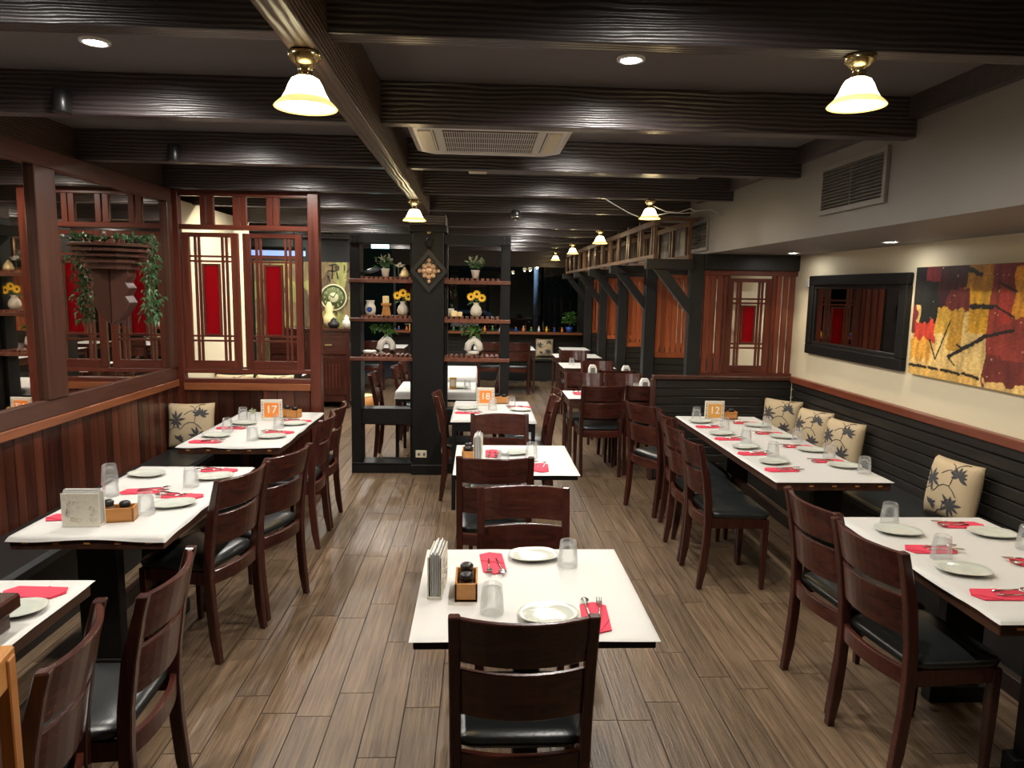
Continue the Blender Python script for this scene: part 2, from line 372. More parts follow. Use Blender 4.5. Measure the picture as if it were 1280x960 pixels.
# ------------------------------------------------------------------ painted grids
def painted(name, mat, fn_pos, fn_col, nu, nv, parent=None):
    m = MB(); m.grid(fn_pos, nu, nv, False)
    me = bpy.data.meshes.new(name); me.from_pydata(m.v, [], m.f); me.materials.append(M[mat])
    at = me.color_attributes.new('paint', 'FLOAT_COLOR', 'POINT')
    for j in range(nv + 1):
        for i in range(nu + 1):
            at.data[j * (nu + 1) + i].color = srgb(*fn_col(i / nu, j / nv))
    return link_obj(name, me, parent)
PY0, PY1, PZ0, PZ1 = 4.76, 3.30, 1.265, 1.985
def segd(x, y, a, b):
    p = Vector((x, y)); a = Vector(a); b = Vector(b); t = max(0, min(1, (p - a).dot(b - a) / (b - a).length_squared)); return (p - (a + (b - a) * t)).length
BLOCKS = [(60,110,0,.35,(40,30,32)),(60,110,.35,.6,(120,45,42)),(90,170,0,.35,(28,27,29)),(165,250,0,.15,(104,36,40)),(130,250,.14,.5,(27,30,30)),(250,430,0,.4,(62,28,33)),(310,470,.2,.4,(110,40,38)),
          (430,610,0,.22,(178,124,40)),(460,602,.21,.56,(216,160,38)),(110,245,.5,.68,(194,62,44)),(245,345,.37,.6,(205,160,62)),(340,430,.38,.75,(196,146,52)),(90,230,.66,.86,(222,158,62)),
          (60,560,.9,1,(224,178,96)),(592,900,0,1,(148,56,44)),(600,760,0,.2,(120,42,44)),(740,1000,.02,.42,(222,150,42)),(640,740,.22,.48,(182,60,46)),(592,900,.75,1,(112,44,36)),
          (900,1100,.4,1,(214,168,70)),(1000,1400,0,.45,(60,30,33)),(1100,1500,.45,1,(188,66,44)),(600,900,.95,1,(220,180,110))]
STROKES = [((350,.79),(450,.70),.014),((450,.70),(580,.585),.018),((580,.585),(760,.52),.014),((620,.33),(760,.42),.009),((470,.345),(530,.345),.02),((545,.345),(608,.345),.02),
           ((432,.035),(510,.085),.018),((100,.915),(205,.915),.013),((225,.915),(280,.92),.012),((312,.915),(432,.925),.013),((452,.915),(560,.935),.013),((215,.66),(262,.83),.006),((262,.83),(340,.48),.006),((640,.15),(760,.22),.009),((340,.79),(395,.86),.006),((400,.68),(440,.71),.01)]
def paint_col(u, v):
    Yw = PY0 + (PY1 - PY0) * u; v = 1 - v
    zx = ((2607 / Yw + 600) - 1130) * 5.05
    n1 = noise.noise((u * 40, v * 6, 1.3)); n2 = noise.noise((u * 14, v * 22, 7.7)); n3 = noise.noise((u * 60, v * 60, 3.1))
    x = max(61, zx + n1 * 22); y = max(.0, min(.999, v + n2 * .035 + n1 * .03))
    c = (226, 190, 120)
    for a, b, t0, t1, cc in BLOCKS:
        if a <= x < b and t0 <= y < t1: c = cc
    k = 1 + .22 * n1 + .18 * n3
    c = [min(250, q * k) for q in c]
    if n3 > .55 and n2 > .25: c = (222, 200, 150)
    for a, b, wd in STROKES:
        if segd(zx / 700, v, (a[0] / 700, a[1]), (b[0] / 700, b[1])) < wd * (1.0 + .8 * n3): c = (34, 26, 26)
    return c
pt = thing('abstract_painting', 'unframed abstract canvas in yellow, red and black on the cream wall', 'painting')
painted('painted_face', 'canvas_paint', lambda u, v: (XR - .0355, PY0 + (PY1 - PY0) * u, PZ0 + (PZ1 - PZ0) * v), paint_col, 260, 130, pt)
MB().box(XR - .035, PY1, PZ0, XR - .0002, PY0, PZ1).build('stretcher', 'cream_plastic', pt)
def mural_col(u, v):
    n = noise.noise((u * 9, v * 2.2, 4)); n2 = noise.noise((u * 30, v * 9, 9)); n3 = noise.noise((u * 5, v * 5, 2))
    c = (150, 150, 90) if n3 > 0 else (128, 112, 78)
    if n > .25: c = (96, 78, 58)
    if n2 > .45: c = (60, 52, 40)
    return [q * (1 + .25 * n2) for q in c]
mur = thing('wall_mural', 'weathered green and brown mural wall panel behind the sideboard and clock', 'mural')
painted('mural_face', 'mural_paint', lambda u, v: (-3.4 + 1.52 * u, MUR_Y - .012, .6 + 1.55 * v), mural_col, 120, 80, mur)
MB().box(-3.4, MUR_Y - .011, .6, -1.88, MUR_Y + .031, 2.15).build('mural_panel', 'dark_paint', mur)
gl = MB()
for a, b in (((-2.28, 2.1), (-2.18, 2.12)), ((-2.30, 2.02), (-2.16, 2.02)), ((-2.23, 2.1), (-2.24, 1.9)), ((-2.3, 1.95), (-2.27, 1.86)), ((-2.17, 2.0), (-2.15, 1.9)), ((-2.02, 2.0), (-1.95, 2.08)), ((-2.0, 1.86), (-1.93, 1.82))):
    d = Vector((b[0] - a[0], 0, b[1] - a[1])); c = Vector((a[0] + b[0], 0, a[1] + b[1])) / 2; c.y = MUR_Y - .015
    gl.obox(c, (d.length, .006, .016), Matrix.Rotation(-math.atan2(d.z, d.x), 3, 'Y'))
gl.build('brush_mark', 'black_plastic', mur)

# ------------------------------------------------------------------ lattice sash and screens
def bars(parent, name, mat, rects, y0, y1, bevel=.002, plane='y'):
    for a, b, c, d in rects:
        m = MB()
        if plane == 'y': m.box(a, y0, c, b, y1, d)
        m.build(name, mat, parent, bevel)
def sash(parent, x0, x1, z0, z1, y, fr=.06, redx=None):
    """wood sash with double bars and a red glass panel, in plane Y = y"""
    s = bpy.data.objects.new('sash', None); col.objects.link(s); s.parent = parent
    def pc(nm, mat, *b, bv=.002): MB().box(*b).build(nm, mat, s, bv)
    pc('stile', 'mahogany', x0, y, z0, x0 + fr, y + .035, z1); pc('stile', 'mahogany', x1 - fr, y, z0, x1, y + .035, z1)
    pc('rail', 'mahogany_x', x0 + fr, y, z1 - .035, x1 - fr, y + .035, z1); pc('rail', 'mahogany_x', x0 + fr, y, z0, x1 - fr, y + .035, z0 + .07)
    xi0, xi1, zi0, zi1 = x0 + fr, x1 - fr, z0 + .07, z1 - .035
    W = xi1 - xi0
    for t in (.11, .20, .76, .86):
        xx = xi0 + W * t; pc('vertical_bar', 'mahogany', xx, y + .006, zi0, xx + .018, y + .028, zi1, bv=0)
    for zz in (zi1 - .165, zi1 - .205, zi0 + .16, zi0 + .20):
        pc('cross_bar', 'mahogany_x', xi0, y + .008, zz, xi1, y + .026, zz + .016, bv=0)
    rx0 = xi0 + W * .335; rx1 = xi0 + W * .665; rz0 = zi0 + .225; rz1 = zi1 - .235
    pc('glass_frame', 'mahogany', rx0 - .018, y + .004, rz0 - .018, rx0, y + .03, rz1 + .018); pc('glass_frame', 'mahogany', rx1, y + .004, rz0 - .018, rx1 + .018, y + .03, rz1 + .018)
    pc('glass_frame', 'mahogany_x', rx0, y + .004, rz1, rx1, y + .03, rz1 + .018); pc('glass_frame', 'mahogany_x', rx0, y + .004, rz0 - .018, rx1, y + .03, rz0)
    MB().box(rx0, y + .012, rz0, rx1, y + .018, rz1).build('red_pane', 'red_glass', s)
    return s
SY = 6.07
sc = thing('lattice_screen', 'mahogany lattice screen with two red-glass sashes above the boarded panel', 'screen', (0, 0, 0))
def sp(nm, mat, *b, bv=.003): return MB().box(*b).build(nm, mat, sc, bv)
sp('corner_post', 'mahogany', -2.55, SY - .02, 0, -2.475, SY + .06, 2.55)
sp('end_post', 'mahogany', -1.425, SY - .03, 0, -1.338, SY + .07, 2.55)
sp('top_rail', 'mahogany_x', -2.475, SY, 2.505, -1.425, SY + .05, 2.55)
sp('transom', 'mahogany_x', -2.475, SY - .01, 2.235, -1.425, SY + .055, 2.275)
for a in (-2.305, -2.245, -2.04, -1.98, -1.767, -1.712):
    sp('transom_post', 'mahogany', a, SY + .004, 2.275, a + .048, SY + .045, 2.505)
for a, b in ((-2.465, -2.005), (-1.968, -1.482)):
    sash(sc, a, b, 1.08, 2.21, SY + .005)
sp('lower_rail', 'mahogany_x', -2.475, SY - .005, 1.045, -1.425, SY + .05, 1.078)
sp('sill', 'mahogany_x', -2.475, SY - .02, .965, -1.425, SY + .06, 1.0)
sp('dado_rail', 'rail_orange_x', -2.475, SY - .045, .905, -1.425, SY - .01, .965)
x = -2.475
while x < -1.43:
    bw = min(random.choice((.115, .13, .145)), -1.425 - x)
    if bw > .03: sp('board', 'wains_board', x + .002, SY - .022 - random.random() * .004, .02, x + bw - .002, SY, .905, bv=.002)
    x += bw
sp('panel_back', 'mahogany', -2.475, SY, .01, -1.425, SY + .03, .905)

# right screen S0
S1 = 6.66
rs = thing('slat_screen', 'red-brown slat screen with one red-glass sash behind the booth half wall', 'screen')
def rp(nm, mat, *b, bv=.003): return MB().box(*b).build(nm, mat, rs, bv)
rp('head_beam', 'dark_paint', 2.10, S1 - .03, 2.005, XR, S1 + .09, 2.149)
rp('top_rail', 'mahogany_x', 2.10, S1 - .005, 1.955, XR, S1 + .04, 2.005)
rp('bottom_rail', 'mahogany_x', 2.10, S1, 1.0, XR, S1 + .04, 1.035)
for x in (2.115, 2.178, 2.242, 2.806, 2.872, 2.936):
    rp('slat', 'screen_slat', x, S1, 1.035, x + .047, S1 + .03, 1.955)
rp('post', 'mahogany', 2.302, S1 - .005, 1.035, 2.335, S1 + .04, 1.955); rp('post', 'mahogany', 2.765, S1 - .005, 1.035, 2.80, S1 + .04, 1.955)
sash(rs, 2.337, 2.763, 1.035, 1.93, S1, .055)

# booth half wall
hw = thing('half_wall', 'low black boarded half wall at the end of the 12-sign table booth', 'half wall')
MB().box(1.645, 6.585, 0, XR - .03, 6.63, .985).build('core', 'dark_paint', hw)
nb2 = 12
for i in range(nb2):
    MB().box(1.665, 6.567, .02 + i * .0795, XR - .032, 6.585, .02 + (i + 1) * .0795 - .008).build('board', 'black_board_x', hw, .003)
MB().box(1.64, 6.55, .975, XR - .03, 6.645, 1.01).build('cap', 'brown_frame_z', hw, .004)
MB().box(1.63, 6.555, 0, 1.665, 6.64, .975).build('end_trim', 'brown_frame_z', hw, .004)

# posts with braces, slat screens between
POSTS = [6.66, 8.5, 10.15, 11.75, 13.35]
names = ['first', 'second', 'third', 'fourth', 'fifth']
for i, y in enumerate(POSTS):
    t = thing('timber_post', '%s black timber post with braced arm, counting from the booth half wall' % names[i], 'post', (2.04, y, 0), group='row of braced posts')
    MB().box(-.07, -.012 if i == 0 else -.06, 0, .059, .08, 2.149).build('post', 'dark_paint', t, .004)
    MB().box(-.50, -.045, 2.0, -.058, .055, 2.095).build('arm', 'dark_paint', t, .004)
    MB().prism([(-.42, 2.0), (-.30, 2.0), (-.058, 1.70), (-.058, 1.56)], -.03, .04, 'y').build('brace', 'dark_paint', t)
for i in range(1, 5):
    y = POSTS[i]
    t = thing('slat_partition', 'orange slat partition above black boards beside the %s braced post' % names[i], 'partition', group='slat partitions at the posts')
    MB().box(2.115, y, 0, XR - .002, y + .05, 1.0).build('panel', 'dark_paint', t)
    for k in range(6): MB().box(2.115, y - .015, .52 + k * .08, XR - .002, y, .592 + k * .08).build('board', 'black_board_x', t, .002)
    MB().box(2.115, y - .02, 1.0, XR - .002, y + .06, 1.06).build('bottom_rail', 'orange_slat', t, .003)
    MB().box(2.115, y - .01, 1.95, XR - .002, y + .05, 2.0).build('top_rail', 'orange_slat', t, .003)
    for k in range(13):
        xx = 2.12 + k * .067
        MB().box(xx, y, 1.06, xx + .048, y + .03, 1.95).build('slat', 'orange_slat', t, .002)
    MB().box(2.115, y - .02, 2.0, XR - .002, y + .07, 2.149).build('head_beam', 'dark_paint', t)
pg = thing('overhead_trellis', 'brown wooden trellis of thin uprights resting on the braced post arms', 'trellis')
for xx in (1.60, 1.925):
    MB().box(xx, 6.6, 2.0952, xx + .04, 13.4, 2.135).build('bottom_rail', 'pergola_wood', pg)
    MB().box(xx, 6.6, 2.40, xx + .04, 13.4, 2.45).build('top_rail', 'pergola_wood', pg)
y = 6.64
while y < 13.4:
    for xx in (1.605, 1.93):
        for d in (0, .09): MB().box(xx, y + d, 2.135, xx + .03, y + d + .03, 2.40).build('upright', 'pergola_wood', pg)
    MB().box(1.60, y + .03, 2.45, 2.03, y + .07, 2.48).build('cross_piece', 'pergola_wood', pg)
    y += .56

# ------------------------------------------------------------------ column and shelf units
cl = thing('timber_column', 'thick black square column between the two open shelf units', 'column', (-.485, 6.865, 0))
MB().box(-.145, -.145, 0, .145, .145, 2.46).build('shaft', 'black_wood', cl, .004)
MB().box(-.175, -.17, 2.30, .175, .17, 2.36).build('capital', 'black_wood', cl, .004)
MB().box(-.165, -.165, 2.36, .165, .165, 2.459).build('capital_block', 'beam_x', cl, .004)
MB().box(-.16, -.16, 0, .16, .16, .10).build('plinth', 'black_wood', cl, .006)
ou = thing('power_outlet', 'cream double power outlet near the foot of the black column', 'outlet')
MB().box(-.60, 6.713, .17, -.495, 6.7205, .24).build('plate', 'cream_plastic', ou, .002)
for a in (-.58, -.53): MB().box(a, 6.711, .19, a + .022, 6.714, .215).build('socket', 'vent_metal', ou)
og = thing('carved_ornament', 'carved gold floral ornament in a black diamond frame hung on the column', 'ornament', (-.475, 6.705, 1.945))
d = .175
def diamond(r): return [(0, r * 1.15), (r, 0), (0, -r * 1.15), (-r, 0)]
fr = MB(); fr.rings([[(a, .013, b) for a, b in diamond(d)], [(a, -.018, b) for a, b in diamond(d)], [(a, -.018, b) for a, b in diamond(.128)], [(a, .0, b) for a, b in diamond(.12)]], False, False)
fr.build('frame', 'dark_paint', og)
MB().prism(diamond(.13), .002, .010, 'y').build('back_board', 'black_plastic', og)
for k in range(8):
    a = k * PI / 4
    for rr, s in ((.05, .028), (.088 if k % 2 == 0 else .06, .022)):
        m = MB(); cx, cz = rr * math.cos(a), rr * 1.1 * math.sin(a)
        m.lathe([(.001, .014), (s * .6, .010), (s, 0)], 8); q = Matrix.Rotation(PI / 2, 3, 'X')
        m.v = [tuple(Vector((cx, 0, cz)) + q @ Vector(p)) for p in m.v]; m.build('petal', 'carved_gold', og)
m = MB(); m.lathe([(.001, .03), (.018, .026), (.03, .01), (.033, 0)], 12); q = Matrix.Rotation(PI / 2, 3, 'X'); m.v = [tuple(q @ Vector(p)) for p in m.v]; m.build('boss', 'carved_gold', og)
hk = MB(); hk.tube([(.0, -.0, .2), (-.035, -.008, .25), (-.02, -.012, .29), (.0, -.012, .31)], .009, 6); hk.tube([(0, 0, .2), (.035, -.008, .25), (.03, -.012, .29), (0, -.012, .31)], .009, 6)
hk.build('hanger', 'black_plastic', og)
m = MB(); m.lathe([(.001, .018), (.016, .014), (.022, 0)], 10); m.v = [tuple(Vector((0, -.006, .35)) + q @ Vector(p)) for p in m.v]; m.build('hook', 'brass', og)

def shelf_unit(name, label, x0, x1, post):
    t = thing(name, label, 'shelf unit')
    Y0, Y1 = 6.78, 7.0
    P = lambda nm, mat, *b, bv=.003: MB().box(*b).build(nm, mat, t, bv)
    px0, px1 = (x0, x0 + .095) if post == 'l' else (x1 - .085, x1)
    ix0, ix1 = (x0 + .095, x1) if post == 'l' else (x0, x1 - .085)
    P('post', 'black_wood', px0, Y0, 0, px1, Y1, 2.2)
    P('inner_post', 'black_wood', ix1 - .03 if post == 'l' else ix0, Y0 + .05, .1, ix1 if post == 'l' else ix0 + .03, Y1, 2.2)
    P('top_beam', 'black_wood', x0 - .0, Y0 - .01, 2.195, x1, Y1, 2.285)
    P('cross_panel', 'black_wood', ix0, Y0 + .02, .475, ix1, Y1 - .03, .63)
    P('base_board', 'black_wood', x0, Y0 - .01, 0, x1, Y1, .09)
    P('base_cap', 'black_wood', x0 - .0, Y0 - .018, .09, x1, Y1, .105)
    for z in (1.875, 1.51, 1.14):
        P('shelf_rail', 'shelf_slat', x0 - .004 if post == 'l' else x0, Y0 - .015, z - .045, x1 if post == 'l' else x1 + .004, Y0 + .015, z - .01)
        P('shelf_rail', 'shelf_slat', ix0, Y1 - .03, z - .045, ix1, Y1 - .002, z - .01)
        n = 11; pitch = (ix1 - ix0) / n
        for k in range(n):
            P('slat', 'shelf_slat', ix0 + k * pitch + .006, Y0 - .012, z - .01, ix0 + (k + 1) * pitch - .014, Y1 - .002, z + .012, bv=0)
    bo = MB()
    bx = px0 + .045
    for a in (-.02, .02):
        for b in (2.22, 2.26): bo.lathe([(.006, 0), (.004, .004)], 8, (bx + a, b, 0))
    bo.v = [(a, Y0 - .0105 - c, b) for a, b, c in bo.v]; bo.build('bolt', 'dark_steel', t)
    return t
shelf_unit('open_shelf', 'tall black open shelf unit with loop vase, sunflowers and blue-crested vase', -1.22, -.632, 'l')
shelf_unit('open_shelf', 'tall black open shelf unit with honey candle blocks and arched vase', -.338, .285, 'r')

# ------------------------------------------------------------------ foliage and shelf ornaments
def leaves(n, fn, size, seed=1, droop=.4):
    rnd = random.Random(seed); m = MB()
    for _ in range(n):
        p, nd = fn(rnd); p = Vector(p); d = (Vector(nd) + Vector((rnd.gauss(0, .5), rnd.gauss(0, .5), rnd.gauss(0, .4)))).normalized()
        s = size * rnd.uniform(.6, 1.25); sd = d.cross(Vector((rnd.gauss(0, .4), rnd.gauss(0, .4), 1))).normalized(); up = sd.cross(d)
        e = p + d * s - Vector((0, 0, s * droop))
        mid = p + d * s * .5
        m.add([p, mid + sd * s * .28 + up * s * .06, e, mid - sd * s * .28 + up * s * .06], [(0, 1, 2), (0, 2, 3)], False)
    return m
def vase_flower(name, label, x, y, z, kind):
    t = thing(name, label, 'vase', (x, y, z))
    MB().lathe([(.03, 0), (.05, .025), (.056, .05), (.045, .085), (.026, .11), (.024, .125), (.032, .135), (.027, .133), (.02, .12)], 18).build('vase_body', 'ceramic_speckle', t)
    for k, (dx, dz) in enumerate(((-.05, .19), (.005, .215), (.055, .18))[:3 if kind else 2]):
        fl = bpy.data.objects.new('sunflower', None); col.objects.link(fl); fl.parent = t
        MB().tube([(0, 0, .1), (dx * .5, -.01, dz * .7), (dx, -.02, dz)], .004, 5).build('stem', 'stem', fl)
        pm_ = MB()
        for q in range(12):
            a = 2 * PI * q / 12; c = Vector((dx, -.03, dz)); d = Vector((math.cos(a), -.25, math.sin(a))); s = Vector((-math.sin(a), 0, math.cos(a)))
            pm_.add([c + d * .008, c + d * .026 + s * .009, c + d * .043, c + d * .026 - s * .009], [(0, 1, 2, 3)])
        pm_.build('petals', 'yellow_petal', fl)
        sd = MB(); sd.lathe([(.001, .008), (.009, .006), (.014, 0)], 10); q = Matrix.Rotation(PI / 2, 3, 'X'); sd.v = [tuple(Vector((dx, -.03, dz)) + q @ Vector(p)) for p in sd.v]; sd.build('seed_head', 'seed_brown', fl)
    leaves(14, lambda r: ((r.gauss(0, .02), r.gauss(0, .015), .13 + r.random() * .05), (r.gauss(0, 1), r.gauss(0, .6), .4)), .05, 3 + kind).build('foliage', 'leaf_dark', t)
def loop_vase(label, x, y, z, seed, closed):
    t = thing('loop_vase', label, 'vase', (x, y, z))
    m = MB(); sx = .06
    for s in (-1, 1):
        m.tube([(s * .055, 0, .0), (s * .055, 0, .012), (s * .062, 0, .05), (s * .05, 0, .1), (s * .02, 0, .135), (0, 0, .15)], [.030, .032, .034, .034, .032, .024], 12)
    if closed: m.tube([(-.055, 0, .022), (0, 0, .02), (.055, 0, .022)], .02, 10)
    m.lathe([(.026, .13), (.02, .165), (.018, .178), (.021, .182)], 12)
    m.build('vase_body', 'ceramic_white', t)
    leaves(46, lambda r: ((r.gauss(0, .055), r.gauss(0, .035), .205 + r.random() * .07), (r.gauss(0, 1), r.gauss(0, 1), .35)), .085, seed).build('foliage', 'leaf_green', t)
    MB().tube([(0, 0, .16), (.01, 0, .2), (.0, 0, .25)], .004, 5).build('stem', 'stem', t)
def white_pot(label, x, y, z, seed):
    t = thing('flower_pot', label, 'potted plant', (x, y, z))
    MB().lathe([(.028, 0), (.04, .07), (.043, .078), (.037, .076), (.03, .06)], 16).build('pot', 'ceramic_white', t)
    leaves(60, lambda r: ((r.gauss(0, .03), r.gauss(0, .025), .09 + r.random() * .06), (r.gauss(0, 1), r.gauss(0, 1), .7)), .06, seed).build('foliage', 'leaf_dark', t)
    leaves(34, lambda r: ((r.gauss(0, .035), r.gauss(0, .03), .13 + r.random() * .05), (r.gauss(0, 1), r.gauss(0, 1), .9)), .05, seed + 5, 0).build('blossom', 'leaf_pale', t)
SZ = (1.8876, 1.5226, 1.1526)
SYc = 6.88
white_pot('white potted flowers on the top shelf of the loop-vase shelf unit', -.90, SYc, SZ[0], 2)
white_pot('white potted flowers on the top shelf of the candle-block shelf unit', -.045, SYc, SZ[0], 9)
t = thing('paper_lily', 'white lily bloom standing beside the potted flowers on top shelf', 'flower', (-.775, SYc, SZ[0]))
MB().lathe([(.02, 0), (.018, .004), (.004, .008), (.004, .09)], 10).build('stem', 'stem', t)
leaves(12, lambda r: ((0, 0, .09), (r.gauss(0, 1), r.gauss(0, 1), 1.2)), .065, 21, .1).build('petals', 'white_petal', t)
t = thing('shell_ornament', 'pale yellow shell ornament at the end of the top shelf', 'shell', (-.715, SYc - .02, SZ[0]))
MB().lathe([(.045, 0), (.05, .02), (.035, .055), (.012, .085), (.002, .095)], 12, flute=.1).build('shell_body', 'candle', t)
t = thing('ceramic_fish', 'blue-grey ceramic fish ornament beside the white flower pot', 'ornament', (-1.04, SYc, SZ[0]))
MB().rings([[(-.1 + .05 * k, math.cos(a) * r, .03 + k * .012 + math.sin(a) * r) for a in [i * PI / 4 for i in range(8)]] for k, r in enumerate((.004, .018, .028, .024, .008))]).build('fish_body', 'car_paint', t)
MB().prism([(-.10, .02), (-.15, .005), (-.14, .035)], -.006, .006, 'y').build('tail', 'ceramic_white', t)
t = thing('crest_vase', 'white square-necked vase with a blue crest on the middle shelf', 'vase', (-1.045, SYc, SZ[1]))
MB().lathe([(.04, 0), (.052, .04), (.05, .08), (.036, .11), (.04, .135), (.046, .14), (.04, .138), (.03, .11)], 4 * 4).build('vase_body', 'ceramic_white', t)
m = MB(); m.lathe([(.001, .004), (.018, .003), (.026, 0)], 12); q = Matrix.Rotation(PI / 2, 3, 'X'); m.v = [tuple(Vector((0, -.05, .055)) + q @ Vector(p)) for p in m.v]; m.build('crest', 'blue_glaze', t)
t = thing('candle_stand', 'tapered wooden stand with a square cream candle on the middle shelf', 'candle', (-.895, SYc, SZ[1]))
MB().lathe([(.045, 0), (.03, .09), (.048, .095), (.05, .115)], 4, (0, 0, 0), False).build('stand', 'honey', t)
MB().box(-.03, -.03, .115, .025, .03, .185).build('candle_block', 'candle', t, .006)
vase_flower('sunflower_vase', 'speckled vase of sunflowers beside the candle stand', -.735, SYc, SZ[1], 1)
vase_flower('sunflower_vase', 'speckled vase of sunflowers beside the honey candle blocks', -.035, SYc, SZ[1], 1)
for k, (x, y, h, mt) in enumerate(((-.275, 6.87, .075, 'ceramic_white'), (-.245, 6.82, .055, 'candle'), (-.195, 6.85, .045, 'candle'))):
    t = thing('pillar_candle', ('tall pale square candle at the back of the candle cluster', 'middle honey candle in the cluster on the middle shelf', 'shortest honey candle in the cluster on the middle shelf')[k], 'candle', (x, y, SZ[1]), group='candle cluster')
    MB().box(-.028, -.028, 0, .028, .028, h).build('wax', mt, t, .006); MB().tube([(0, 0, h), (.002, 0, h + .012)], .002, 5).build('wick', 'seed_brown', t)
loop_vase('cream loop vase with leafy sprig on the lowest slatted shelf, open arch', -.895, SYc, SZ[2], 31, False)
loop_vase('cream ring vase with leafy sprig, small round hole, on the lowest shelf', -.055, SYc, SZ[2], 47, True)
t = thing('flat_shell', 'low pale scallop dish beside the cream loop vase', 'dish', (-1.06, SYc, SZ[2])); MB().lathe([(.03, 0), (.075, .02), (.07, .03), (.03, .012)], 14, flute=.08).build('dish_body', 'ceramic_white', t)

# bracket planter on left mirror
bk = thing('wall_planter', 'half-round stepped wooden bracket shelf with trailing greenery on the mirror', 'planter', (XL + .012, 5.10, 1.5))
def halfoct(r): return [(0, -r * 1.1), (r * .62, -r * .95), (r, -r * .42), (r, r * .42), (r * .62, r * .95), (0, r * 1.1)]
for k, (r, z0, z1) in enumerate(((.25, .53, .55), (.235, .495, .515), (.21, .46, .48), (.18, .42, .445))):
    MB().prism(halfoct(r), z0, z1).build('step', 'brown_frame_z', bk, .003)
MB().prism(halfoct(.15), .38, .54).build('core', 'brown_frame_z', bk)
MB().prism([(0, .40), (.125, .40), (.125, .33), (.105, .29), (.128, .25), (.10, .20), (.13, .15), (.05, .03), (0, 0)], -.06, .06, 'y').build('corbel', 'brown_frame_z', bk, .004)
def ivy(x, y, zt, zb):
    def fn(r):
        k = r.random(); return ((x + r.gauss(0, .022 + .012 * math.sin(k * 9)), y + r.gauss(0, .045), zt + (zb - zt) * k), (r.gauss(.1, 1), r.gauss(0, 1), -.1))
    return fn
leaves(230, ivy(.235, .04, .60, .02), .042, 5, .6).build('trailing_leaves', 'leaf_dark', bk)
leaves(80, lambda r: ((r.uniform(.03, .24), r.uniform(-.2, .18), .57 + r.random() * .035), (r.gauss(0, 1), r.gauss(0, 1), .8)), .05, 6, .2).build('top_leaves', 'leaf_dark', bk)
for k in range(3): MB().tube([(.16, .02 + .03 * k, .55), (.24, .03 * k, .54), (.245, .03 * k, .3), (.235, .02 + .02 * k, .06)], .003, 5).build('vine', 'stem', bk)

# ------------------------------------------------------------------ benches
def bench(label, x0, x1, y0, y1, front):
    t = thing('banquette_bench', label, 'bench')
    g = .05
    if front == '+x': b = (x0, y0, 0, x1 - g, y1, .38)
    elif front == '-x': b = (x0 + g, y0, 0, x1, y1, .38)
    else: b = (x0, y0 + g, 0, x1, y1, .38)
    MB().box(*b).build('base', 'dark_paint', t)
    MB().box(x0, y0, .38, x1, y1, .455).build('seat_pad', 'leather', t, .02)
bench('black padded bench along the mirrored wall with the boarded panelling', XL + .026, -2.12, -1.5, 6.0, '+x')
bench('black padded bench along the cream wall under the painting', 2.52, XR - .034, -1.5, 6.55, '-x')
bench('black padded bench below the far window ledge', -1.7, 1.98, 13.9, YF - .022, '-y')

# ------------------------------------------------------------------ chairs
def make_chair():
    t = thing('dining_chair', 'x', 'chair')
    path = [(-.20, 0), (-.182, .12), (-.168, .28), (-.163, .42), (-.170, .55), (-.190, .70), (-.222, .84), (-.238, .90)]
    def ys(z):
        for (a, b), (c, d) in zip(path, path[1:]):
            if b <= z <= d: return a + (c - a) * (z - b) / (d - b)
        return path[-1][0]
    for s in (-1, 1):
        rs_ = []
        for y, z in path:
            dp = .030 if z < .05 else .044 if z < .75 else .034
            w2 = .0165; xc = s * (.186 + .008 * (z / .9))
            rs_.append([(xc - w2, y - dp / 2, z), (xc + w2, y - dp / 2, z), (xc + w2, y + dp / 2, z), (xc - w2, y + dp / 2, z)])
        MB().rings(rs_, False).build('rear_leg', 'chair', t, .004)
        f = MB(); f.rings([[(s * .195 + a * r, .185 + b * r, z) for a, b in ((-1,-1),(1,-1),(1,1),(-1,1))] for r, z in ((.013, 0), (.0185, .30), (.0185, .44))], False)
        f.build('front_leg', 'chair', t, .003)
        ap = MB(); ap.add([(s * .178, -.15, .385), (s * .190, .17, .385), (s * .208, .17, .385), (s * .196, -.15, .385), (s * .178, -.15, .446), (s * .190, .17, .446), (s * .208, .17, .446), (s * .196, -.15, .446)],
                          [(0,3,2,1),(4,5,6,7),(0,1,5,4),(1,2,6,5),(2,3,7,6),(3,0,4,7)]); ap.build('side_apron', 'chair', t)
    def slat(name, z0, z1, th, bow, mat, off=0):
        n = 10; rs_ = []
        for i in range(n + 1):
            xx = -.182 + .364 * i / n; b = -bow * (1 - (xx / .182) ** 2)
            rs_.append([(xx, ys(z0) + b - th / 2 + off, z0), (xx, ys(z0) + b + th / 2 + off, z0), (xx, ys(z1) + b + th / 2 + off, z1), (xx, ys(z1) + b - th / 2 + off, z1)])
        MB().rings(rs_, False).build(name, mat, t, .003)
    slat('top_slat', .750, .895, .020, .044, 'chair_x'); slat('lower_slat', .575, .726, .018, .044, 'chair_x'); slat('rear_apron', .385, .452, .022, .03, 'chair_x')
    MB().box(-.178, .178, .385, .178, .198, .446).build('front_apron', 'chair_x', t)
    def ring(ins, z):
        pts = []
        for i in range(32):
            a = 2 * PI * i / 32; ca, sa = math.cos(a), math.sin(a); e = .28
            xx = math.copysign(abs(ca) ** e, ca); yy = math.copysign(abs(sa) ** e, sa)
            hw_ = .205 + .012 * yy - ins; pts.append((xx * hw_, .03 + yy * (.187 - ins), z))
        return pts
    MB().rings([ring(.012, .440), ring(.0, .452), ring(-.004, .468), ring(.006, .482), ring(.04, .492), ring(.10, .4965), ring(.17, .498)]).build('seat_pad', 'leather', t)
    return t
chair0 = make_chair(); first = [True]
